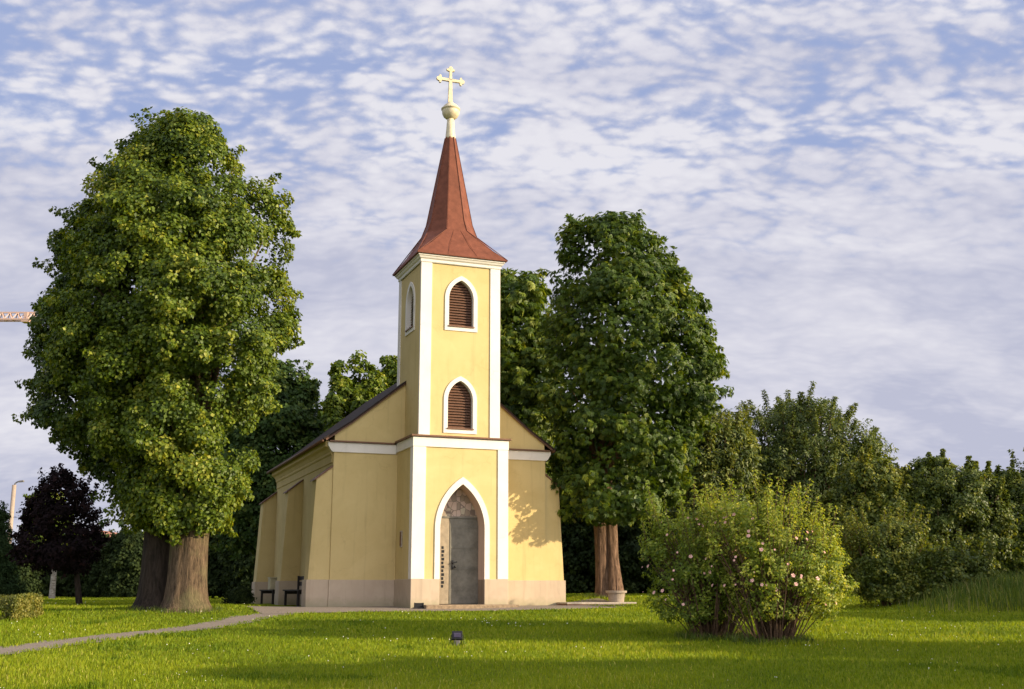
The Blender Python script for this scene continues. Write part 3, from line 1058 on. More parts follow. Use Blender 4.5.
# floodlight in the lawn
fp = gpt(457, 646)
fl = empty('floodlight', (fp[0], fp[1], gz(fp[0], fp[1])), R(3), 'small black floodlight on a short post in the lawn before the chapel', 'floodlight')
MB().box(-0.055, 0.055, -0.05, 0.05, -0.1, 0.10).build('post', M['lamp_post'], fl, 0.008)
h_ = MB()
h_.hexa([(-0.10, -0.06, 0.12), (0.10, -0.06, 0.12), (0.08, 0.07, 0.10), (-0.08, 0.07, 0.10)], [(-0.10, -0.04, 0.27), (0.10, -0.04, 0.27), (0.08, 0.08, 0.25), (-0.08, 0.08, 0.25)])
hd_ = h_.build('lamp_head', M['lamp_body'], fl, 0.01)
h_ = MB()
h_.hexa([(-0.08, 0.071, 0.12), (0.08, 0.071, 0.12), (0.08, 0.083, 0.12), (-0.08, 0.083, 0.12)], [(-0.08, 0.075, 0.235), (0.08, 0.075, 0.235), (0.08, 0.087, 0.235), (-0.08, 0.087, 0.235)])
h_.build('lamp_glass', M['lamp_glass'], hd_)
h_ = MB()
h_.box(-0.065, 0.065, -0.075, -0.056, 0.155, 0.235)
h_.build('gear_box', M['lamp_glass'], hd_, 0.006)
h_ = MB()
h_.box(-0.118, -0.104, -0.02, 0.02, 0.10, 0.20); h_.box(0.104, 0.118, -0.02, 0.02, 0.10, 0.20); h_.box(-0.118, 0.118, -0.02, 0.02, 0.10, 0.115)
h_.build('bracket', M['lamp_body'], fl)
fl.scale = (0.88, 0.88, 0.88)


# ------------------------------------------------------------------ vegetation
def unit(v):
    return v / np.maximum(np.linalg.norm(v, axis=-1, keepdims=True), 1e-9)


def leaf_mesh(name, mat, parent, P, Nn, D, L_, Wd, tint):
    """kite leaves: base P, normal Nn, direction D, length L_, width Wd"""
    D = unit(D - Nn * np.sum(D * Nn, 1, keepdims=True))
    S = np.cross(D, Nn)
    L_ = L_[:, None]; Wd = Wd[:, None]
    v0 = P
    v1 = P + D * L_ * 0.42 + S * Wd * 0.5 + Nn * L_ * 0.07
    v2 = P + D * L_ - Nn * L_ * 0.10
    v3 = P + D * L_ * 0.42 - S * Wd * 0.5 + Nn * L_ * 0.07
    V = np.stack([v0, v1, v2, v3], 1).reshape(-1, 3)
    n = len(P)
    b = np.arange(n)[:, None] * 4
    F = np.concatenate([b + np.array([[0, 1, 2]]), b + np.array([[0, 2, 3]])], 1).reshape(-1, 3)
    return np_mesh(name, V, F, mat, parent, np.repeat(np.clip(tint, 0, 1), 4))


class Cloud:
    """collects leaves of one crown"""
    def __init__(self):
        self.P, self.N, self.D, self.L, self.W, self.T = [], [], [], [], [], []

    def add(self, P, N, D, L_, W, T):
        self.P.append(P); self.N.append(N); self.D.append(D); self.L.append(L_); self.W.append(W); self.T.append(T)

    def clump(self, c, r, out, n, size, asp=0.85, flat=0.8, droop=0.6, tint=0.5, tv=0.22, palm=False, outw=0.9, up=0.35):
        u = RNG.normal(size=(n, 3)); u = unit(u)
        u = unit(u + out * outw)
        rr = r * (0.35 + 0.65 * RNG.random(n) ** 0.45)
        P = c + u * rr[:, None] * np.array([1, 1, flat])
        N = unit(0.55 * u + 0.35 * out + np.array([0, 0, up]) + 0.45 * RNG.normal(size=(n, 3)))
        D = RNG.normal(size=(n, 3)) * 0.6 + u * 0.5 + np.array([0, 0, -droop])
        L_ = size * (0.65 + 0.6 * RNG.random(n))
        T = tint + tv * RNG.normal(size=n) * 0.7
        if palm:
            D = unit(D - N * np.sum(D * N, 1, keepdims=True))
            S = np.cross(D, N)
            for ang in (-72, -36, 0, 36, 72):
                a = R(ang)
                Dk = D * math.cos(a) + S * math.sin(a) + np.array([0, 0, -0.5])
                self.add(P, N, Dk, L_ * (1 - 0.16 * abs(ang) / 36), L_ * 0.29, T + 0.05 * RNG.normal(size=n))
        else:
            self.add(P, N, D, L_, L_ * asp, T)

    def build(self, name, mat, parent, origin):
        P = np.concatenate(self.P) - np.array(origin)
        return leaf_mesh(name, mat, parent, P, np.concatenate(self.N), np.concatenate(self.D),
                         np.concatenate(self.L), np.concatenate(self.W), np.concatenate(self.T))


def crown_rows(rows, Y):
    """pixel rows (y, xl, xr) at distance Y -> heights, centres, half widths in metres"""
    out = []
    for y, xl, xr in rows:
        a, b = at(xl, y, Y), at(xr, y, Y)
        out.append(((a[2] + b[2]) / 2, (a[0] + b[0]) / 2, (b[0] - a[0]) / 2))
    out.sort()
    return np.array(out)


def crown(cloud, rows, Y, depth, ncl, cr, nleaf, size, yoff=0.0, shell=0.75, tint=0.5, tvar=0.13, inner=0.3, sprays=0.6, **kw):
    """fills a crown given by its rows; returns clump centres"""
    z, xc, hw = rows[:, 0], rows[:, 1], rows[:, 2]
    zz = np.linspace(z[0], z[-1], 200)
    wgt = np.interp(zz, z, hw) + 0.15
    wgt /= wgt.sum()
    cs = []
    zmid = (z[0] + z[-1]) / 2
    hmax = hw.max()
    for i in range(ncl):
        h = RNG.choice(zz, p=wgt) + RNG.uniform(-0.1, 0.1)
        h = min(max(h, z[0]), z[-1])
        x0 = np.interp(h, z, xc); rx = np.interp(h, z, hw)
        ph = RNG.uniform(0, 2 * math.pi)
        if math.sin(ph) > 0.35 and RNG.random() < 0.35:
            ph = -ph                                   # a little denser on the visible half
        rho = RNG.uniform(0.76, 1.0) if RNG.random() < shell else RNG.uniform(0.2, 0.76)
        r = cr * RNG.uniform(0.6, 1.35)
        bumpy = 1 + 0.07 * math.sin(3 * ph + h * 1.3) + 0.05 * math.sin(5 * ph - h * 2.1)
        ex = max(rx * bumpy - r * 0.75, 0.05); ey = max(min(rx, hmax) * depth * bumpy - r * 0.75, 0.05)
        top = min(z[-1] - r * 0.55, h); low_ = max(top, z[0] + r * 0.7)
        c = np.array([x0 + ex * rho * math.cos(ph), Y + yoff + ey * rho * math.sin(ph), low_])
        out = unit(np.array([math.cos(ph), math.sin(ph), 0.9 * (h - zmid) / max(z[-1] - z[0], 0.1) * 2 * 0.6 + 0.15]))
        cs.append(c)
        if rho > 0.76 and RNG.random() < sprays:
            # a leafy twig that pokes out of the crown
            dv = unit(out + np.array([0, 0, 0.15 - 0.45 * RNG.random()]) + 0.35 * RNG.normal(size=3))
            Lt = r * RNG.uniform(1.0, 1.55)
            for f in (0.62, 0.8, 1.0):
                cloud.clump(c + dv * Lt * f, r * 0.34 * (1.25 - 0.5 * f), dv, max(6, int(nleaf * 0.085)), size, tint=tint + 0.1 + tvar * RNG.normal(), **kw)
        cloud.clump(c, r, out, int(nleaf * (r / cr) ** 2), size, tint=tint + tvar * RNG.normal(), **kw)
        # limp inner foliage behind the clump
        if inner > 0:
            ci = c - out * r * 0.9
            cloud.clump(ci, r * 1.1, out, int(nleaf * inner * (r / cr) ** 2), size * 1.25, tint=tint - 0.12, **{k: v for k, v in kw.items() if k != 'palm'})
    return np.array(cs)


def trunk_mesh(prof, seg=40, flute=0.06, flare=None, seed=0, lean=(0, 0), lobes=7):
    """prof: [(height, radius)]; fluted stem with root flare"""
    rg = random.Random(seed)
    ph = [rg.uniform(0, 6.28) for _ in range(4)]
    mbb = MB()
    hs = np.linspace(prof[0][0], prof[-1][0], 26)
    rings = []
    for h in hs:
        r = np.interp(h, [p[0] for p in prof], [p[1] for p in prof])
        t_ = (h - hs[0]) / (hs[-1] - hs[0])
        ring = []
        for k in range(seg):
            a = k * 2 * math.pi / seg
            f = 1 + flute * math.sin(lobes * a + ph[0] + 0.5 * math.sin(h * 1.2)) + flute * 0.6 * math.sin(3 * a + ph[1]) + flute * 0.4 * math.sin(11 * a + ph[2] + h)
            root = max(0, 1 - t_ * 6)
            f += root * root * 0.22 * (0.5 + 0.5 * math.sin(5 * a + ph[3]))
            ring.append(mbb.bm.verts.new((lean[0] * t_ + r * f * math.cos(a), lean[1] * t_ + r * f * math.sin(a), h)))
        rings.append(ring)
    for a, b in zip(rings[:-1], rings[1:]):
        for k in range(seg):
            mbb.bm.faces.new([a[k], a[(k + 1) % seg], b[(k + 1) % seg], b[k]])
    mbb.bm.faces.new(rings[-1])
    return mbb


def limbs(o, origin, start, cs, n, r0, mat, mbb=None, zfrac=0.5):
    """tapered limbs from the trunk top to some clump centres"""
    mb_ = MB()
    start = np.array(start)
    sel = cs[RNG.choice(len(cs), min(n, len(cs)), replace=False)]
    for c in sel:
        s = start + np.array([0, 0, max(0, (c[2] - start[2])) * 0.25 * RNG.random()])
        c2 = s + (c - s) * 0.9
        mid = s + (c2 - s) * 0.45 + np.array([0, 0, 0.12 * np.linalg.norm(c2 - s)])
        mb_.tube([s - origin, mid - origin, c2 - origin], [r0, r0 * 0.55, r0 * 0.15], 6, cap=True)
    return mb_.build('branches', mat, o, smooth=True)


def tree(name, label, cat, base, Y, rows, trunk, leafm, barkm, ncl, cr, nleaf, size, depth=0.95, group=None, nlimb=14, limb_r=0.1, yoff=0.0, lean=(0, 0), flute=0.05, extra=None, **kw):
    z0 = gz(base[0], base[1])
    origin = np.array([base[0], base[1], z0])
    o = empty(name, origin, 0, label, cat, group)
    cl = Cloud()
    rw = crown_rows(rows, Y) if not isinstance(rows, np.ndarray) else rows
    cs = crown(cl, rw, Y, depth, ncl, cr, nleaf, size, yoff=yoff, **kw)
    if extra:
        extra(cl)
    cl.build('crown', M[leafm], o, origin)
    if trunk:
        tm = trunk_mesh(trunk, 36, flute, seed=len(bpy.data.objects), lean=lean)
        tm.build('trunk', M[barkm], o, smooth=True)
        top = origin + np.array([lean[0], lean[1], trunk[-1][0] - 0.15])
        if nlimb:
            limbs(o, origin, top, cs, nlimb, limb_r, M[barkm])
    return o


# --- the two old limes left of the chapel
LB = gpt(186, 610.5)
lime_rows = [(119, 182, 212), (131, 160, 224), (148, 138, 240), (171, 118, 257), (202, 90, 277), (224, 78, 292), (271, 62, 293), (308, 56, 304), (340, 58, 297), (377, 66, 284),
             (414, 80, 264), (440, 96, 260), (462, 116, 256), (490, 126, 251), (515, 132, 240), (535, 150, 225)]


def lime_burr(cl):
    # short shoots round the burr at the top of the trunk
    for k in range(26):
        a = RNG.uniform(0, 6.28)
        c = LB + np.array([0.62 * math.cos(a), 0.62 * math.sin(a), RNG.uniform(2.3, 2.85)])
        cl.clump(c, 0.28, unit(np.array([math.cos(a), math.sin(a), 0.1])), 45, 0.13, tint=0.6)


tree('lime_tree', 'big lime tree with a thick sunlit trunk left of the chapel', 'tree', LB[:2], LB[1], lime_rows,
     [(-0.25, 0.80), (0.0, 0.62), (0.25, 0.53), (0.7, 0.475), (1.4, 0.455), (1.9, 0.46), (2.25, 0.50), (2.6, 0.42), (4.0, 0.34)], 'lime_leaf', 'lime_bark',
     400, 0.50, 310, 0.098, depth=0.88, tvar=0.12, sprays=0.6, tv=0.27, inner=0.12, group='old lime trees left of the chapel', nlimb=26, limb_r=0.13, tint=0.5, flute=0.035, extra=lime_burr)
LB2 = gpt(156, 608.5)
lime2_rows = [(130, 150, 215), (165, 112, 210), (200, 84, 215), (227, 68, 220), (258, 50, 220), (283, 48, 220), (300, 38, 220), (320, 44, 220), (358, 27, 215), (380, 32, 210), (402, 28, 210), (425, 38, 205),
              (442, 42, 200), (455, 70, 195), (475, 108, 190), (500, 124, 188), (525, 128, 180)]
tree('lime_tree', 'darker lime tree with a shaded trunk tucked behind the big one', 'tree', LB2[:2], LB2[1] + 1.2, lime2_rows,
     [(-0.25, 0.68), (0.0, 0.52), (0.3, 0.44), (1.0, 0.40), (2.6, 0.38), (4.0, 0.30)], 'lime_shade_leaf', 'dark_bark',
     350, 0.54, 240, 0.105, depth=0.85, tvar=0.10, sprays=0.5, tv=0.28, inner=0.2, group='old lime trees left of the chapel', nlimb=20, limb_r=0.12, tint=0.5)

# --- chestnuts right of the chapel
CB = at(604, 597.5, 36.2)
ch_rows = [(220, 588, 624), (227, 572, 644), (237, 562, 656), (261, 554, 673), (281, 547, 694), (306, 541, 709), (340, 540, 722), (363, 540, 731), (395, 541, 730), (412, 542, 712),
           (430, 543, 698), (450, 544, 700), (470, 545, 696), (490, 546, 688), (502, 548, 676), (514, 552, 652), (524, 558, 630)]
ch = tree('chestnut_tree', 'dense chestnut tree with a sunlit twin trunk right of the chapel', 'tree', CB[:2], 35.0, ch_rows,
          [(-0.3, 0.36), (0.0, 0.29), (0.4, 0.25), (1.2, 0.23), (2.2, 0.26), (3.6, 0.2)], 'chestnut_leaf', 'chestnut_bark',
          470, 0.46, 52, 0.165, depth=0.92, yoff=0.0, tvar=0.13, sprays=0.45, group='chestnut trees right of the chapel', nlimb=20, limb_r=0.1, lean=(-0.05, 0), tint=0.43, palm=True, droop=1.3, outw=0.8, shell=0.8)
tm = trunk_mesh([(-0.3, 0.37), (0.0, 0.30), (0.4, 0.24), (1.2, 0.17), (2.2, 0.19), (3.6, 0.16)], 30, 0.05, seed=9, lean=(-0.18, 0.05))
t2 = tm.build('trunk', M['chestnut_bark'], ch, smooth=True)
t2.location = (0.36, -0.1, 0)

c2b = np.array([at(520, 590, 41)[0], 41.0])
ch2_rows = [(276, 500, 535), (284, 486, 545), (300, 478, 552), (330, 472, 560), (370, 470, 566), (410, 470, 568), (450, 472, 568), (490, 476, 560), (520, 490, 545)]
tree('chestnut_tree', 'second chestnut tree standing right behind the chapel tower', 'tree', c2b, 41, ch2_rows,
     [(-0.3, 0.45), (0, 0.36), (1, 0.3), (4, 0.24)], 'chestnut_leaf', 'chestnut_bark', 260, 0.55, 40, 0.24, depth=1.0, group='chestnut trees right of the chapel',
     nlimb=12, tint=0.55, palm=True, droop=0.9)

# --- behind the chapel on the left
mb_ = np.array([at(278, 596, 47)[0], 47.0])
maple_rows = [(366, 255, 290), (374, 236, 306), (384, 226, 318), (396, 218, 327), (412, 212, 333), (440, 208, 340), (480, 206, 344), (520, 212, 340), (550, 225, 330)]
tree('maple_tree', 'dark green broad tree rising between the lime and the chapel roof', 'tree', mb_, 47, maple_rows,
     [(-0.3, 0.42), (0, 0.34), (1, 0.28), (4, 0.22)], 'maple_leaf', 'dark_bark', 330, 0.6, 130, 0.17, depth=0.9, nlimb=14, tint=0.5)


def pollard(base_px, Y, heads, label):
    """regrown pollard: bare stems, each with a tuft of leaves"""
    bx_ = at(base_px, 590, Y)
    origin = np.array([bx_[0], Y, gz(bx_[0], Y)])
    o = empty('pollard_tree', origin, 0, label, 'tree', 'regrown pollards behind the chapel')
    tm_ = MB()
    cl = Cloud()
    tm_.tube([(0, 0, -0.3), (0, 0, 1.2), (0.03, 0, 3.0)], [0.36, 0.27, 0.24], 12)
    for (u, v0, v1, wpx) in heads:
        tp = at(u, v0, Y); bt = at(u + 2, v1, Y)
        dy = RNG.uniform(-0.8, 0.8)
        tp[1] += dy; bt[1] += dy * 0.8
        tm_.tube([(0.0, 0, 2.8), bt - origin, tp - origin - np.array([0, 0, 0.3])], [0.16, 0.10, 0.03], 7)
        wm = wpx * Y / 1156
        for k in range(34):
            f = RNG.random()
            c = bt + (tp - bt) * (0.05 + 0.95 * f)
            a = RNG.uniform(0, 6.28)
            rr = wm * (0.25 + 0.75 * math.sin(math.pi * min(0.15 + 0.75 * f, 1)))
            c = c + np.array([math.cos(a) * rr, math.sin(a) * rr, 0]) * RNG.uniform(0.3, 0.9)
            cl.clump(c, 0.27, unit(np.array([math.cos(a), math.sin(a), 0.4])), 46, 0.17, tint=0.55 + 0.1 * RNG.normal())
    tm_.build('trunk', M['dark_bark'], o, smooth=True)
    cl.build('crown', M['lime_leaf'], o, origin)


pollard(352, 45, [(358, 354, 425, 13), (341, 366, 430, 9), (370, 372, 430, 9), (350, 385, 450, 13), (364, 392, 450, 11), (337, 400, 450, 9)], 'pollarded tree with tufted stems above the left slope of the chapel roof')
pollard(392, 46, [(391, 353, 420, 10), (380, 375, 430, 9), (400, 372, 430, 10), (386, 395, 450, 11), (402, 398, 450, 10)], 'pollarded tree half hidden behind the left edge of the tower')

# --- dark woodland behind, left and right
def shrub(name, label, cat, base, Y, rows, leafm, ncl, cr, nleaf, size, group=None, stems=6, barkm='twig_bark', spikes=0, spike_px=14, depth=0.8, **kw):
    z0 = gz(base[0], base[1])
    origin = np.array([base[0], base[1], z0])
    o = empty(name, origin, 0, label, cat, group)
    cl = Cloud()
    rw = crown_rows(rows, Y) if not isinstance(rows, np.ndarray) else rows
    cs = crown(cl, rw, Y, depth, ncl, cr, nleaf, size, **kw)
    tw = MB()
    sel = cs[RNG.choice(len(cs), min(stems, len(cs)), replace=False)]
    for c in sel:
        p0 = np.array([RNG.normal(), RNG.normal(), 0]) * 0.04 * cr + np.array([0, 0, -0.1])
        q = c - origin
        tw.tube([p0, p0 * 0.5 + q * 0.5 + np.array([0, 0, 0.1 * q[2]]), q], [0.07 * cr / 0.4, 0.03 * cr / 0.4, 0.008], 6)
    for k in range(spikes):
        # upright shoots that leave the outline ragged
        i = RNG.integers(1, len(rw))
        h = RNG.uniform(rw[0, 0] + (rw[-1, 0] - rw[0, 0]) * 0.55, rw[-1, 0] - 0.1)
        x0 = np.interp(h, rw[:, 0], rw[:, 1]); rx = np.interp(h, rw[:, 0], rw[:, 2])
        a = RNG.uniform(0, 6.28)
        s = np.array([x0 + rx * 0.92 * math.cos(a), Y + rx * depth * 0.9 * math.sin(a), h])
        Ls = spike_px * Y / 1156 * RNG.uniform(0.5, 1.3)
        dv = unit(np.array([0.28 * math.cos(a), 0.28 * math.sin(a), 1.0]) + RNG.normal(size=3) * 0.12)
        nk = 9
        for j in range(nk):
            f = (j + 1) / nk
            c = s + dv * Ls * f
            cl.clump(c, max(Ls * 0.16 * (1.15 - f), size * 0.5), dv, max(8, int(nleaf * 0.16)), size * 0.9, tint=kw.get('tint', 0.5) + 0.12, **{k2: v2 for k2, v2 in kw.items() if k2 in ('asp', 'droop')})
        tw.tube([np.array([0, 0, 0.0]), (s - origin) * 0.6, s - origin, s + dv * Ls - origin], [0.045 * cr / 0.4, 0.02 * cr / 0.4, 0.010 * cr / 0.4, 0.004], 5)
    cl.build('crown', M[leafm], o, origin)
    tw.build('stems', M[barkm], o, smooth=True)
    return o


def pxbase(u, Y):
    return np.array([at(u, 595, Y)[0], Y])


# right side
willow_rows = [(402, 782, 808), (408, 768, 836), (416, 752, 850), (428, 738, 864), (440, 728, 874), (456, 722, 882), (484, 718, 888), (520, 716, 890), (560, 720, 886), (590, 730, 880)]
shrub('willow_tree', 'dark grey green willow with upright shoots, tallest of the trees on the right', 'tree', pxbase(800, 46), 46, willow_rows, 'willow_leaf', 400, 0.55, 120, 0.15, asp=0.4, stems=16,
      spikes=70, spike_px=19, tint=0.5, depth=0.7)
will2_rows = [(414, 700, 715), (420, 690, 735), (432, 682, 748), (450, 676, 756), (480, 672, 760), (520, 668, 762), (560, 668, 760), (592, 675, 750)]
shrub('willow_tree', 'pale topped willow just right of the chestnut crown', 'tree', pxbase(712, 44), 44, will2_rows, 'willow_leaf', 280, 0.5, 80, 0.18, asp=0.4, stems=12, spikes=40, spike_px=22, tint=0.62, depth=0.7)
sh_rows = [(462, 850, 874), (468, 842, 892), (480, 834, 908), (500, 826, 922), (530, 820, 930), (560, 820, 930), (598, 830, 920)]
shrub('elder_bush', 'yellowish green bush in front of the willow on the right', 'bush', pxbase(868, 38), 38, sh_rows, 'shrub_leaf', 240, 0.42, 140, 0.105, stems=10, spikes=26, spike_px=16, tint=0.62,
      group='bushes along the right edge of the lawn')
sh2_rows = [(460, 920, 936), (467, 912, 954), (474, 905, 974), (478, 896, 990), (495, 886, 1004), (520, 880, 1010), (550, 882, 1008), (585, 890, 1000)]
shrub('elder_bush', 'tall dark bush with ragged top, second from the right edge', 'bush', pxbase(946, 38), 38, sh2_rows, 'shrub_leaf', 330, 0.38, 150, 0.092, stems=14, spikes=40, spike_px=13, tint=0.42,
      group='bushes along the right edge of the lawn')
sh3_rows = [(474, 990, 1012), (482, 978, 1040), (496, 968, 1062), (520, 962, 1080), (550, 960, 1085), (582, 968, 1075)]
shrub('elder_bush', 'dark bush cut by the right edge of the picture', 'bush', pxbase(1022, 38.5), 38.5, sh3_rows, 'shrub_leaf', 280, 0.4, 140, 0.098, stems=10, spikes=26, spike_px=14, tint=0.4,
      group='bushes along the right edge of the lawn')
arch_rows = [(524, 872, 900), (532, 858, 914), (545, 850, 922), (560, 846, 926), (580, 850, 924), (600, 860, 916)]
shrub('bramble_bush', 'low arching bramble bush in front of the right hand bushes', 'bush', pxbase(886, 31), 31, arch_rows, 'shrub_leaf', 170, 0.27, 85, 0.07, stems=14, spikes=34, spike_px=30, tint=0.55,
      group='bushes along the right edge of the lawn')
arch2_rows = [(548, 925, 960), (556, 912, 980), (568, 906, 992), (585, 908, 990), (596, 915, 980)]
shrub('bramble_bush', 'low bramble bush between the tall grass and the dark bushes', 'bush', pxbase(948, 31.2), 31.2, arch2_rows, 'shrub_leaf', 120, 0.27, 75, 0.085, stems=12, spikes=24, spike_px=20, tint=0.45,
      group='bushes along the right edge of the lawn')
# wisps of a tree that stands beyond the right edge
ed_rows = [(430, 1075, 1110), (445, 1040, 1150), (465, 1024, 1165), (490, 1022, 1170), (530, 1028, 1165), (560, 1040, 1150)]
shrub('alder_tree', 'thin twiggy tree leaning in at the right edge of the picture', 'tree', pxbase(1095, 39), 39, ed_rows, 'shrub_leaf', 150, 0.4, 60, 0.12, stems=12, spikes=24, spike_px=24, tint=0.5, shell=0.7)

# the wood behind: individual dark trees
WOOD = 'dark trees behind the lawn'
wood = [
    (600, 56, [(440, 575, 625), (460, 555, 650), (500, 545, 665), (550, 545, 668), (594, 552, 660)], 'dark tree in the wood seen below the chestnut crown'),
    (672, 60, [(440, 655, 690), (462, 640, 705), (500, 632, 715), (550, 630, 716), (594, 636, 710)], 'dark tree in the wood between chestnut trunk and rose bush'),
    (760, 54, [(450, 735, 790), (480, 716, 806), (520, 708, 815), (560, 708, 815), (596, 716, 808)], 'dark undergrowth tree below the tall willow'),
    (835, 52, [(470, 815, 850), (490, 800, 866), (520, 794, 872), (560, 794, 872), (596, 800, 866)], 'dark undergrowth tree right of the rose bush top'),
    (228, 60, [(420, 215, 245), (450, 196, 262), (500, 188, 270), (550, 188, 270), (594, 194, 262)], 'dark tree in the wood just right of the lime trunk'),
    (262, 56, [(470, 250, 280), (500, 234, 296), (550, 230, 300), (594, 236, 292)], 'dark tree in the wood beside the last chapel buttress'),
    (548, 58, [(455, 535, 565), (480, 520, 578), (530, 515, 582), (594, 522, 575)], 'dark tree in the wood hidden mostly by the chapel nave'),
]
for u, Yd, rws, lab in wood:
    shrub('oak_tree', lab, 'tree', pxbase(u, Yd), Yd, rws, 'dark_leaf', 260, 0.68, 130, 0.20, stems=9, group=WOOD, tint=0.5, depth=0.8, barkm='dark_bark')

lw_rows = [
    (8, 66, [(548, -6, 20), (556, -14, 34), (575, -18, 40), (597, -14, 36)], 'low dark bush at the left edge behind the lawn'),
    (46, 74, [(550, 34, 58), (558, 24, 70), (575, 20, 76), (597, 24, 72)], 'low dark bush behind the pale stemmed tree'),
    (92, 70, [(538, 86, 104), (546, 74, 116), (565, 66, 122), (597, 70, 118)], 'low dark bush behind the purple plum'),
    (132, 68, [(532, 124, 140), (542, 112, 152), (565, 104, 160), (597, 108, 156)], 'low dark bush just left of the lime trunks'),
    (172, 72, [(520, 160, 186), (540, 146, 200), (565, 140, 206), (597, 146, 200)], 'low dark bush hidden behind the lime trunks'),
]
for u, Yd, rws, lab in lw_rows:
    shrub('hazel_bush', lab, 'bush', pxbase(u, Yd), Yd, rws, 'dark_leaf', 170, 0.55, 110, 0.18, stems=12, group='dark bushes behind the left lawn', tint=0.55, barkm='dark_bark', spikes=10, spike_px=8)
# a longer row further off closes the view to the sides and behind the chapel
for k in range(22):
    X_ = -84 + k * 8.3 + RNG.uniform(-1.5, 1.5)
    Yd = 92 + RNG.uniform(-4, 8)
    hh = RNG.uniform(4.2, 6.0) + (2.5 if abs(X_) > 45 else 0)
    wv = RNG.uniform(4.5, 6.0)
    g0 = gz(X_, Yd)
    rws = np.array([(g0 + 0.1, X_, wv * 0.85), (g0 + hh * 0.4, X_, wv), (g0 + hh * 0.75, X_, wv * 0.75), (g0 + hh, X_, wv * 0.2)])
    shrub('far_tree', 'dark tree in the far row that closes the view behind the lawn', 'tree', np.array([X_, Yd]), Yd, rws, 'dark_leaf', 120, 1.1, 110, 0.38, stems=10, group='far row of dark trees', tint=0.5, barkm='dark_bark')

# left back: pale stemmed tree, conifer and purple plum
pb = gpt(52, 599)
Yp = 58.0
tree('birch_tree', 'young tree with a pale stem and yellow green leaves behind the purple plum', 'tree', pxbase(52, Yp), Yp,
     [(492, 40, 50), (502, 30, 60), (520, 22, 72), (540, 22, 74), (556, 30, 70)],
     [(-0.3, 0.20), (0, 0.15), (1.0, 0.13), (2.4, 0.10)], 'lime_leaf', 'pale_bark', 90, 0.42, 60, 0.2, nlimb=8, limb_r=0.05, tint=0.55)
Yp = 36.0
pbx = pxbase(80, Yp)
plum_rows = [(470, 54, 62), (478, 47, 76), (488, 40, 88), (500, 34, 93), (520, 26, 98), (535, 16, 106), (548, 13, 108), (560, 22, 100), (572, 44, 88)]
shr = tree('plum_tree', 'dark purple plum tree with a leaning thin trunk on the left lawn', 'tree', np.array([at(81, 606, Yp)[0], Yp]), Yp, plum_rows,
           [(-0.3, 0.14), (0, 0.10), (0.6, 0.085), (1.35, 0.075)], 'plum_leaf', 'dark_bark', 150, 0.30, 70, 0.10, nlimb=16, limb_r=0.045, lean=(-0.28, 0), tint=0.5, sprays=1.0, shell=0.6, inner=0.1)
cl = Cloud()
orig = np.array(shr.location)
for (u0, v0, u1, v1) in [(58, 488, 54, 468), (64, 490, 70, 474), (76, 495, 88, 478), (86, 505, 93, 483), (48, 495, 44, 482), (94, 530, 112, 524), (38, 515, 30, 500), (68, 488, 66, 472), (52, 486, 50, 472), (60, 484, 59, 472), (72, 486, 76, 474), (82, 500, 92, 490), (30, 528, 22, 518), (22, 540, 12, 534), (98, 540, 108, 538), (44, 500, 38, 490)]:
    a_, b_ = at(u0, v0, Yp), at(u1, v1, Yp)
    dy = RNG.uniform(-0.5, 0.5); a_[1] += dy; b_[1] += dy
    for f in np.linspace(0, 1, 7):
        cl.clump(a_ + (b_ - a_) * f, 0.10 * (1.2 - f), unit(b_ - a_), 16, 0.1, tint=0.5)
    MB().tube([a_ - orig + np.array([0, 0, -0.3]), a_ - orig, b_ - orig], [0.014, 0.012, 0.004], 5).build('twig', M['dark_bark'], shr)
cl.build('shoots', M['plum_leaf'], shr, orig)
Yc = 52.0
con_rows = [(503, -3, 1), (520, -10, 8), (545, -18, 14), (570, -26, 20), (597, -32, 24)]
tree('spruce_tree', 'dark conifer cut by the left edge behind the clipped hedge', 'tree', pxbase(-4, Yc), Yc, con_rows, [(-0.3, 0.2), (0, 0.16), (3.5, 0.05)], 'conifer_leaf', 'dark_bark',
     170, 0.35, 60, 0.16, nlimb=0, asp=0.3, droop=0.9, tint=0.5)
hz = pxbase(240, 34.5)
shrub('box_bush', 'low rounded dark bush beside the path at the rear of the chapel', 'bush', hz, 34.5, [(588, 234, 246), (593, 227, 252), (600, 225, 253), (607, 228, 250)], 'dark_leaf', 60, 0.16, 60, 0.06, stems=24, tint=0.6)

# clipped hedge at the left edge
HX0, HX1, HY0, HY1 = -16.0, -10.85, 25.3, 26.7
hz0 = gz(-11, 26)
ho = empty('clipped_hedge', ((HX0 + HX1) / 2, 26, hz0), 0, 'low clipped box hedge at the left edge of the lawn', 'hedge')
cl = Cloud()
for k in range(900):
    f = RNG.integers(0, 4)
    x, y, z = RNG.uniform(HX0, HX1), RNG.uniform(HY0, HY1), RNG.uniform(0.05, 0.5)
    if f == 0: y, out_ = HY0, (0, -1, 0.1)
    elif f == 1: x, out_ = HX1, (1, 0, 0.1)
    elif f == 2: z, out_ = 0.5, (0, 0, 1)
    else: out_ = (0, 0.3, 0.5)
    out_ = np.array(out_, float)
    c = np.array([x, y, gz(x, y) + z]) - out_ * 0.06
    cl.clump(c, 0.10, unit(out_), 60, 0.036, tint=0.38 + 0.15 * RNG.normal(), droop=0.1)
for k in range(120):  # sunlit end face: its light is put into a paler leaf tint
    y, z = RNG.uniform(HY0, HY1), RNG.uniform(0.03, 0.48)
    c = np.array([HX1 - 0.05, y, gz(HX1, y) + z])
    cl.clump(c, 0.11, np.array([1.0, 0, 0.1]), 55, 0.045, tint=0.65 + 0.15 * RNG.normal(), droop=0.1)
cl.build('foliage', M['hedge_leaf'], ho, (float(ho.location.x), 26, hz0))
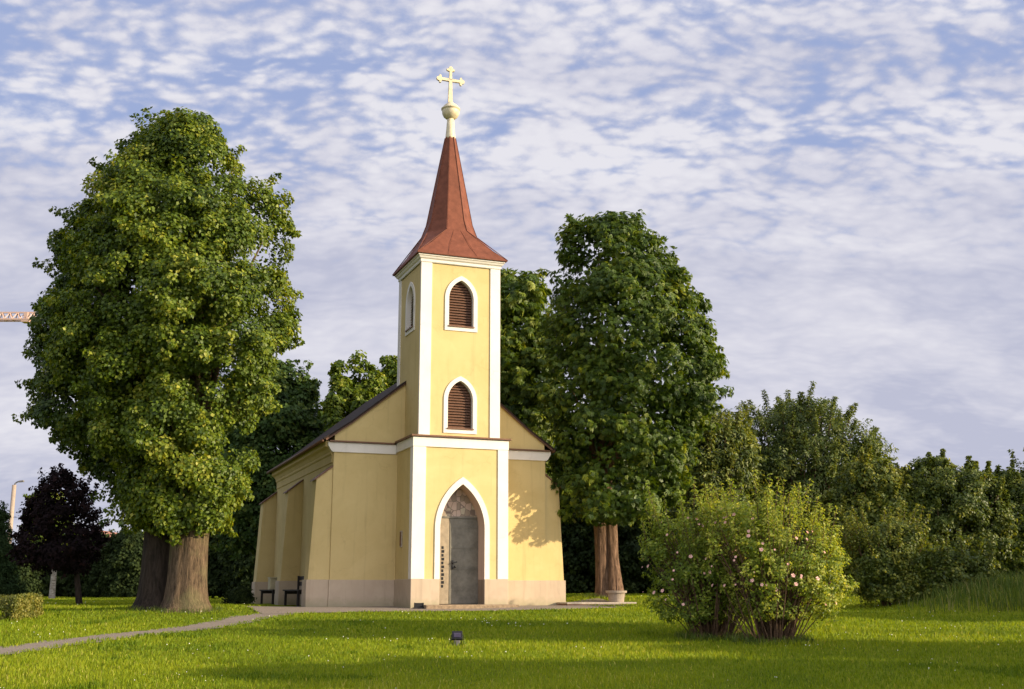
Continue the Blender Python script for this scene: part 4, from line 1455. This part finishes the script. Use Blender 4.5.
for k in range(12):
    x, y = RNG.uniform(HX0 + .1, HX1 - .1), RNG.uniform(HY0 + .1, HY1 - .1)
    MB().tube([(x - ho.location.x, y - 26, -0.15), (x - ho.location.x + RNG.normal() * 0.1, y - 26 + RNG.normal() * 0.1, 0.45)], [0.016, 0.006], 5).build('stem', M['twig_bark'], ho)

# --- rose bushes on the lawn
def rose(base_px, rows, Yc_, label, nblo, ncl, tint, spikes):
    b0 = gpt(*base_px)
    o = shrub('rose_bush', label, 'bush', b0[:2], Yc_, rows, 'rose_leaf', ncl, 0.20, 50, 0.062, stems=46, spikes=spikes, spike_px=36, tint=tint, depth=0.8, group='flowering rose bushes on the lawn', shell=0.5, inner=0.1, droop=0.1, asp=0.6, sprays=0.9, tvar=0.16)
    # thicket of brown canes at the foot
    origin = np.array(o.location)
    tw_ = MB()
    rw = crown_rows(rows, Yc_)
    for k in range(90):
        a = RNG.uniform(0, 6.28); r = RNG.uniform(0, 0.42)
        p = np.array([r * math.cos(a), r * math.sin(a), -0.05])
        q = np.array([p[0] * 2.4 + RNG.normal() * 0.12, p[1] * 2.4 + RNG.normal() * 0.12, RNG.uniform(0.5, 1.5)])
        tw_.tube([p, p * 0.4 + q * 0.6, q], [0.011, 0.009, 0.004], 5)
    tw_.build('canes', M['twig_bark'], o)
    # blossoms: small five-petalled cups
    bm_ = MB()
    for k in range(9):
        a = k * 2 * math.pi / 5 + (0.6 if k > 4 else 0)
        r = 0.042 if k < 5 else 0.024
        zz = 0.012 if k < 5 else 0.026
        d = Vector((math.cos(a), math.sin(a), 0)); s = Vector((-d.y, d.x, 0))
        bm_.poly([Vector((0, 0, 0)), d * r * 0.6 + s * r * 0.55 + Vector((0, 0, zz * 0.5)), d * r + Vector((0, 0, zz)), d * r * 0.6 - s * r * 0.55 + Vector((0, 0, zz * 0.5))])
    first = None
    for k in range(nblo):
        h = RNG.uniform(rw[0, 0] + 0.25, rw[-1, 0] - 0.05)
        x0 = np.interp(h, rw[:, 0], rw[:, 1]); rx = np.interp(h, rw[:, 0], rw[:, 2])
        a = RNG.uniform(math.pi * 0.95, math.pi * 2.15)
        P = np.array([x0 + rx * 0.97 * math.cos(a), Yc_ + rx * 0.8 * 0.97 * math.sin(a), h]) - origin
        nrm = Vector((math.cos(a), math.sin(a), 0.5))
        if first is None:
            first = bm_.build('blossom', M['pink_petal'], o, recalc=False)
            ob = first
        else:
            ob = first.copy(); COL.objects.link(ob); ob.parent = o
        ob.location = P
        ob.rotation_euler = nrm.to_track_quat('Z', 'Y').to_euler()
        s_ = RNG.uniform(0.45, 0.95)
        ob.scale = (s_, s_, s_)
    return o


roseL = [(514, 676, 704), (521, 662, 722), (531, 653, 740), (545, 646, 752), (565, 640, 758), (585, 640, 760), (600, 644, 752), (614, 652, 738), (622, 664, 728)]
roseR = [(505, 730, 778), (510, 716, 792), (520, 708, 806), (534, 702, 820), (548, 699, 836), (562, 699, 849), (580, 704, 853), (598, 722, 847), (610, 734, 832), (619, 744, 812)]
rose((715, 637), roseL, 20.9, 'flowering rose bush on the left, darker and partly behind the larger one', 34, 200, 0.36, 46)
rose((772, 641), roseR, 20.0, 'larger sunlit rose bush on the right, in front of the other', 52, 285, 0.58, 80)

# --- trees that stand off to the right of the view and shade the lawn
def side_tree(name, X_, Y_c, h, r, z_low, label, ncl):
    g0 = gz(X_, Y_c)
    rws = np.array([(g0 + z_low, X_, r * 0.55), (g0 + z_low + (h - z_low) * 0.35, X_, r), (g0 + z_low + (h - z_low) * 0.7, X_, r * 0.8), (g0 + h, X_, r * 0.15)])
    shrub(name, label, 'tree', np.array([X_, Y_c]), Y_c, rws, 'shrub_leaf', ncl, 0.6, 150, 0.2, stems=14, tint=0.5, depth=1.0, group='trees off to the right of the lawn')


side_tree('hawthorn_tree', 14.5, 11.2, 5.0, 3.4, 0.3, 'round tree beyond the right edge of the near lawn', 330)
side_tree('hawthorn_tree', 14.8, 16.3, 3.2, 2.2, 0.2, 'lower round tree beyond the right edge of the lawn beside the bushes', 160)
side_tree('hawthorn_tree', 18.4, 25.0, 3.3, 2.0, 0.2, 'small round tree beyond the right edge level with the rose bushes', 130)
side_tree('hawthorn_tree', 20.5, 28.5, 3.4, 2.4, 0.2, 'round tree beyond the right edge behind the tall grass', 220)

# a taller clear-stemmed tree: its crown throws the long band of shade across the middle of the lawn
g0 = gz(19.5, 19.3)
tree('linden_tree', 'clear stemmed tree with a high round crown, beyond the right edge of the lawn', 'tree', np.array([19.5, 19.3]), 19.3,
     np.array([(g0 + 4.4, 19.5, 0.9), (g0 + 5.0, 19.5, 1.6), (g0 + 5.9, 19.5, 1.6), (g0 + 6.7, 19.5, 0.5)]),
     [(-0.3, 0.2), (0, 0.16), (1, 0.13), (4.6, 0.1)], 'shrub_leaf', 'dark_bark', 170, 0.45, 150, 0.15, depth=1.0, nlimb=8, limb_r=0.05, tint=0.5)

# ------------------------------------------------------------------ far things
# street lamp
Yl = 82.0
lp = at(14.5, 483, Yl)
lz = gz(lp[0], Yl)
so = empty('street_lamp', (lp[0], Yl, lz), 0, 'concrete street lamp with a curved arm behind the left trees', 'street lamp')
tipz = at(15, 485, Yl)[2] - lz
MB().tube([(0, 0, -0.3), (0, 0, 3.0), (0, 0, tipz)], [0.18, 0.165, 0.145], 12).build('pole', M['concrete'], so, smooth=True)
MB().tube([(0, 0, tipz - 0.05), (0.06, 0, tipz + 0.12), (0.2, 0, tipz + 0.22), (0.42, 0, tipz + 0.28)], 0.05, 8).build('arm', M['lamp_post'], so, smooth=True)
h_ = MB(); h_.hexa([(0.3, -0.1, tipz + 0.19), (0.68, -0.12, tipz + 0.23), (0.68, 0.12, tipz + 0.23), (0.3, 0.1, tipz + 0.19)], [(0.32, -0.07, tipz + 0.31), (0.64, -0.08, tipz + 0.35), (0.64, 0.08, tipz + 0.35), (0.32, 0.07, tipz + 0.31)])
h_.build('lamp_head', M['lamp_post'], so, 0.02)

# tower crane: the tip of its jib enters at the left
Yk = 150.0
tipP = at(37, 316.5, Yk)
cx_ = at(-150, 316, Yk)[0]
cg = gz(cx_, Yk)
ck = empty('tower_crane', (cx_, Yk, cg), 0, 'orange tower crane whose lattice jib tip shows at the left edge', 'crane')


def lattice(mb_, p, q, wd, ht, n, r):
    p, q = Vector(p), Vector(q)
    d = (q - p).normalized()
    up = Vector((0, 0, 1)) if abs(d.z) < 0.5 else Vector((0, 1, 0))
    s = d.cross(up).normalized()
    A = [p + s * wd / 2, p - s * wd / 2, p + up * ht]
    B = [q + s * wd / 2, q - s * wd / 2, q + up * ht]
    for a, b2 in zip(A, B):
        mb_.bar(a, b2, r)
    for i in range(n):
        f0, f1, fm = i / n, (i + 1) / n, (i + 0.5) / n
        for k in (0, 1):
            mb_.bar(A[k].lerp(B[k], f0), A[2].lerp(B[2], fm), r * 0.55)
            mb_.bar(A[2].lerp(B[2], fm), A[k].lerp(B[k], f1), r * 0.55)
        mb_.bar(A[0].lerp(B[0], f0), A[1].lerp(B[1], f0), r * 0.55)


jz = tipP[2] - cg - 0.5
mb = MB(); lattice(mb, (0, 0, jz), (tipP[0] - cx_, 0, jz), 1.1, 1.05, 24, 0.2); mb.build('jib', M['crane_paint'], ck)
mb = MB(); lattice(mb, (0, 0, jz), (-9, 0, jz), 1.1, 0.8, 7, 0.2); mb.build('counter_jib', M['crane_paint'], ck)
mb = MB(); lattice(mb, (0, -0.5, -0.5), (0, -0.5, jz + 3.0), 1.4, 1.2, 26, 0.2); mb.build('mast', M['crane_paint'], ck)
MB().box(-9, -6.5, -0.5, 0.5, jz - 1.8, jz + 0.2).build('counterweight', M['concrete'], ck)
tx = tipP[0] - cx_ - 1.4
mb = MB(); mb.box(tx - 0.5, tx + 0.5, -0.6, 0.6, jz - 0.35, jz - 0.05); mb.box(tx - 0.25, tx + 0.25, -0.4, 0.4, jz + 0.1, jz + 1.0)
mb.build('trolley', M['crane_paint'], ck)
mb = MB(); mb.box(-0.9, 0.9, -1.9, -0.8, jz - 2.2, jz - 0.2); mb.build('cab', M['house_wall'], ck)

# pale houses behind the left trees
def house(u0, u1, vtop, Yh, label):
    a_, b_ = at(u0, 590, Yh)[0], at(u1, 590, Yh)[0]
    xm = (a_ + b_) / 2
    g0 = gz(xm, Yh)
    hw_ = (b_ - a_) / 2
    ht = at(u0, vtop, Yh)[2] - g0
    ho_ = empty('house', (xm, Yh, g0), 0, label, 'house', 'pale houses behind the left trees')
    ev = ht - hw_ * 0.55
    mb_ = MB(); mb_.prism_y([(-hw_, -0.3), (hw_, -0.3), (hw_, ev), (0, ht - 0.15), (-hw_, ev)], 0, 9)
    mb_.build('wall', M['house_wall'], ho_)
    for s in (-1, 1):
        mb_ = MB(); mb_.prism_y([(0, ht - 0.13), (s * (hw_ + 0.4), ev - 0.21), (s * (hw_ + 0.4), ev - 0.03), (0, ht + 0.05)], -0.4, 9.4)
        mb_.build('roof', M['house_roof'], ho_)
    for k in (-0.45, 0.45):
        f_ = MB().box(k * hw_ - 0.5, k * hw_ + 0.5, -0.05, 0.02, ev - 1.9, ev - 0.6).build('window', M['house_wall'], ho_)
        MB().box(k * hw_ - 0.42, k * hw_ + 0.42, -0.07, -0.052, ev - 1.82, ev - 0.68).build('pane', M['house_glass'], f_)


house(70, 112, 530, 120, 'pale house showing between the purple plum and the limes')
house(-12, 18, 548, 118, 'pale house low behind the conifer at the left edge')

# ------------------------------------------------------------------ grass
def on_path(X, Y, grow=0.0):
    d = np.full(len(X), 1e9)
    for i in range(0, len(PATH)):
        d = np.minimum(d, (X - PATH[i, 0]) ** 2 + (Y - PATH[i, 1]) ** 2)
    a, y = to_local(X, Y)
    edge = (-2.1 - 0.2 * np.sin(a * 0.5 + 0.4) + 0.06 * np.sin(a * 3.1)) * (1 - 0.75 * sstep(a, 4.6, 6.6))
    court_ = (a > -4.15) & (a < 5.4) & (y > edge) & (y < 2.2)
    left_ = (a > -3.4) & (a < -1.8) & (y > 1.5) & (y < 12)
    nave_ = (a > -2.5) & (a < 5.25) & (y > 1.6) & (y < 13.5)
    terr = (a > 4.9) & (a < 7.25) & (y > 0.75) & (y < 1.75)
    return (np.sqrt(d) < PATH_W - 0.06 - 0.22 * vnoise(X, Y, 0.5, 41) + grow) | court_ | nave_ | terr | left_


def vnoise(X, Y, s, seed):
    r = np.random.default_rng(seed)
    g = r.random((64, 64))
    x, y = X / s + 100, Y / s + 100
    i, j = np.floor(x).astype(int), np.floor(y).astype(int)
    fx, fy = x - i, y - j
    fx = fx * fx * (3 - 2 * fx); fy = fy * fy * (3 - 2 * fy)
    q = lambda a, b: g[a % 64, b % 64]
    return (q(i, j) * (1 - fx) + q(i + 1, j) * fx) * (1 - fy) + (q(i, j + 1) * (1 - fx) + q(i + 1, j + 1) * fx) * fy


def blades(name, X, Y, hgt, wd, tint, mat, lean=0.45):
    n = len(X)
    Z = ground_h(X, Y) - 0.01
    P = np.stack([X, Y, Z], 1)
    a = RNG.uniform(0, 2 * math.pi, n)
    S = np.stack([np.cos(a), np.sin(a), np.zeros(n)], 1)
    b = RNG.uniform(0, 2 * math.pi, n)
    Ld = np.stack([np.cos(b), np.sin(b), np.zeros(n)], 1) * (lean * RNG.random(n))[:, None]
    h = hgt[:, None]
    up = np.array([0, 0, 1.0])
    v0 = P - S * wd[:, None] * 0.5; v1 = P + S * wd[:, None] * 0.5
    v2 = P + up * h * 0.6 + Ld * h * 0.35 + S * wd[:, None] * 0.35
    v3 = P + up * h * 0.6 + Ld * h * 0.35 - S * wd[:, None] * 0.35
    v4 = P + up * h * (1 - 0.25 * lean) + Ld * h * 1.1
    V = np.stack([v0, v1, v2, v3, v4], 1).reshape(-1, 3)
    k = np.arange(n)[:, None] * 5
    F = np.concatenate([k + np.array([[0, 1, 2]]), k + np.array([[0, 2, 3]]), k + np.array([[3, 2, 4]])], 1).reshape(-1, 3)
    return np_mesh(name, V, F, mat, None, np.repeat(np.clip(tint, 0, 1), 5))


NG = 430000
# uniform in log distance keeps the blades even on the picture from near to far
Yg = np.exp(RNG.uniform(math.log(11.0), math.log(80), NG))
Xg = RNG.uniform(-1, 1, NG) * (0.50 * Yg + 2.5)
ok = ~on_path(Xg, Yg)
Xg, Yg = Xg[ok], Yg[ok]
n1 = vnoise(Xg, Yg, 1.6, 1); n2 = vnoise(Xg, Yg, 0.45, 2); n3 = vnoise(Xg, Yg, 5.0, 3)
hg = (0.028 + 0.045 * RNG.random(len(Xg)) + 0.060 * n2 * n1) * (1 + 0.004 * (Yg - 11))
wg = 0.0085 * np.clip(Yg / 12.0, 1, 4.5) * RNG.uniform(0.7, 1.3, len(Xg))
n4 = vnoise(Xg, Yg, 2.3, 21)
tg = 0.10 + 0.34 * n1 + 0.26 * n3 + 0.18 * n4 + 0.15 * RNG.normal(size=len(Xg)) + 0.45 * (RNG.random(len(Xg)) < 0.025)
# darker, broader leaved weeds in patches
weed = (vnoise(Xg, Yg, 0.8, 31) * vnoise(Xg, Yg, 3.0, 32) > 0.52) & (RNG.random(len(Xg)) < 0.6)
tg = np.where(weed, 0.10 + 0.10 * RNG.random(len(Xg)), tg); wg = np.where(weed, wg * 1.8, wg); hg = np.where(weed, hg * 1.15, hg)
tag(blades('lawn_grass', Xg, Yg, hg, wg, tg, M['grass_blade'], 0.6), 'mown green grass of the lawn in front of the chapel', 'grass', kind='stuff')

# tall grass on the bank at the right and tufts at the foot of bushes and trunks
Xt = RNG.uniform(9.2, 19, 16000); Yt = RNG.uniform(27.2, 32.5, 16000)
keep = RNG.random(16000) < sstep(Xt, 8.5 + 0.1 * (Yt - 27) + 0.8 * vnoise(Xt, Yt, 1.2, 5), 12.5) * (0.4 + 0.6 * vnoise(Xt, Yt, 0.9, 6))
Xt, Yt = Xt[keep], Yt[keep]
ht_ = RNG.uniform(0.2, 0.62, len(Xt)) * (0.6 + 0.6 * vnoise(Xt, Yt, 1.1, 7))
tag(blades('tall_grass', Xt, Yt, ht_, RNG.uniform(0.012, 0.02, len(Xt)), 0.45 + 0.25 * RNG.normal(size=len(Xt)), M['tall_blade'], 0.5), 'tall unmown grass on the bank before the right hand bushes', 'grass', kind='stuff')
tx_, ty_ = [], []
for (u, v, r, n) in ((715, 638, 0.6, 700), (772, 642, 0.6, 800), (186, 611, 0.75, 700), (155, 609, 0.6, 400), (457, 646, 0.12, 60), (608, 597, 0.6, 400)):
    g = gpt(u, v) if (u, v) != (608, 597) else np.array([CB[0], CB[1], 0])
    a = RNG.uniform(0, 6.28, n); rr = r * np.sqrt(RNG.uniform(0.25, 1.4, n))
    tx_.append(g[0] + rr * np.cos(a)); ty_.append(g[1] + rr * np.sin(a))
tx_ = np.concatenate(tx_); ty_ = np.concatenate(ty_)
tag(blades('rough_grass', tx_, ty_, RNG.uniform(0.07, 0.2, len(tx_)), RNG.uniform(0.008, 0.014, len(tx_)), 0.45 + 0.25 * RNG.normal(size=len(tx_)), M['tall_blade'], 0.6), 'longer grass tufts at the foot of trunks and bushes', 'grass', kind='stuff')

# clover heads in the lawn
n = 1300
Yk_ = np.exp(RNG.uniform(math.log(11.5), math.log(40), n)); Xk_ = RNG.uniform(-1, 1, n) * (0.5 * Yk_ + 2)
ok = (~on_path(Xk_, Yk_, 0.1)) & (vnoise(Xk_, Yk_, 1.4, 11) > 0.62)
Xk_, Yk_ = Xk_[ok], Yk_[ok]
rk = RNG.uniform(0.004, 0.009, len(Xk_)) * np.clip(Yk_ / 14, 1, 1.6)
C = np.stack([Xk_, Yk_, ground_h(Xk_, Yk_) + RNG.uniform(0.05, 0.085, len(Xk_))], 1)
dirs = np.array([(1, 0, 0), (0, 1, 0), (-1, 0, 0), (0, -1, 0), (0, 0, 1), (0, 0, -1)], float)
V = (C[:, None, :] + dirs[None] * rk[:, None, None]).reshape(-1, 3)
f = np.array([(0, 1, 4), (1, 2, 4), (2, 3, 4), (3, 0, 4), (1, 0, 5), (2, 1, 5), (3, 2, 5), (0, 3, 5)])
F = (np.arange(len(C))[:, None, None] * 6 + f[None]).reshape(-1, 3)
tag(np_mesh('clover_flowers', V, F, M['clover_white']), 'tiny white clover heads scattered in the lawn', 'flowers', kind='stuff')
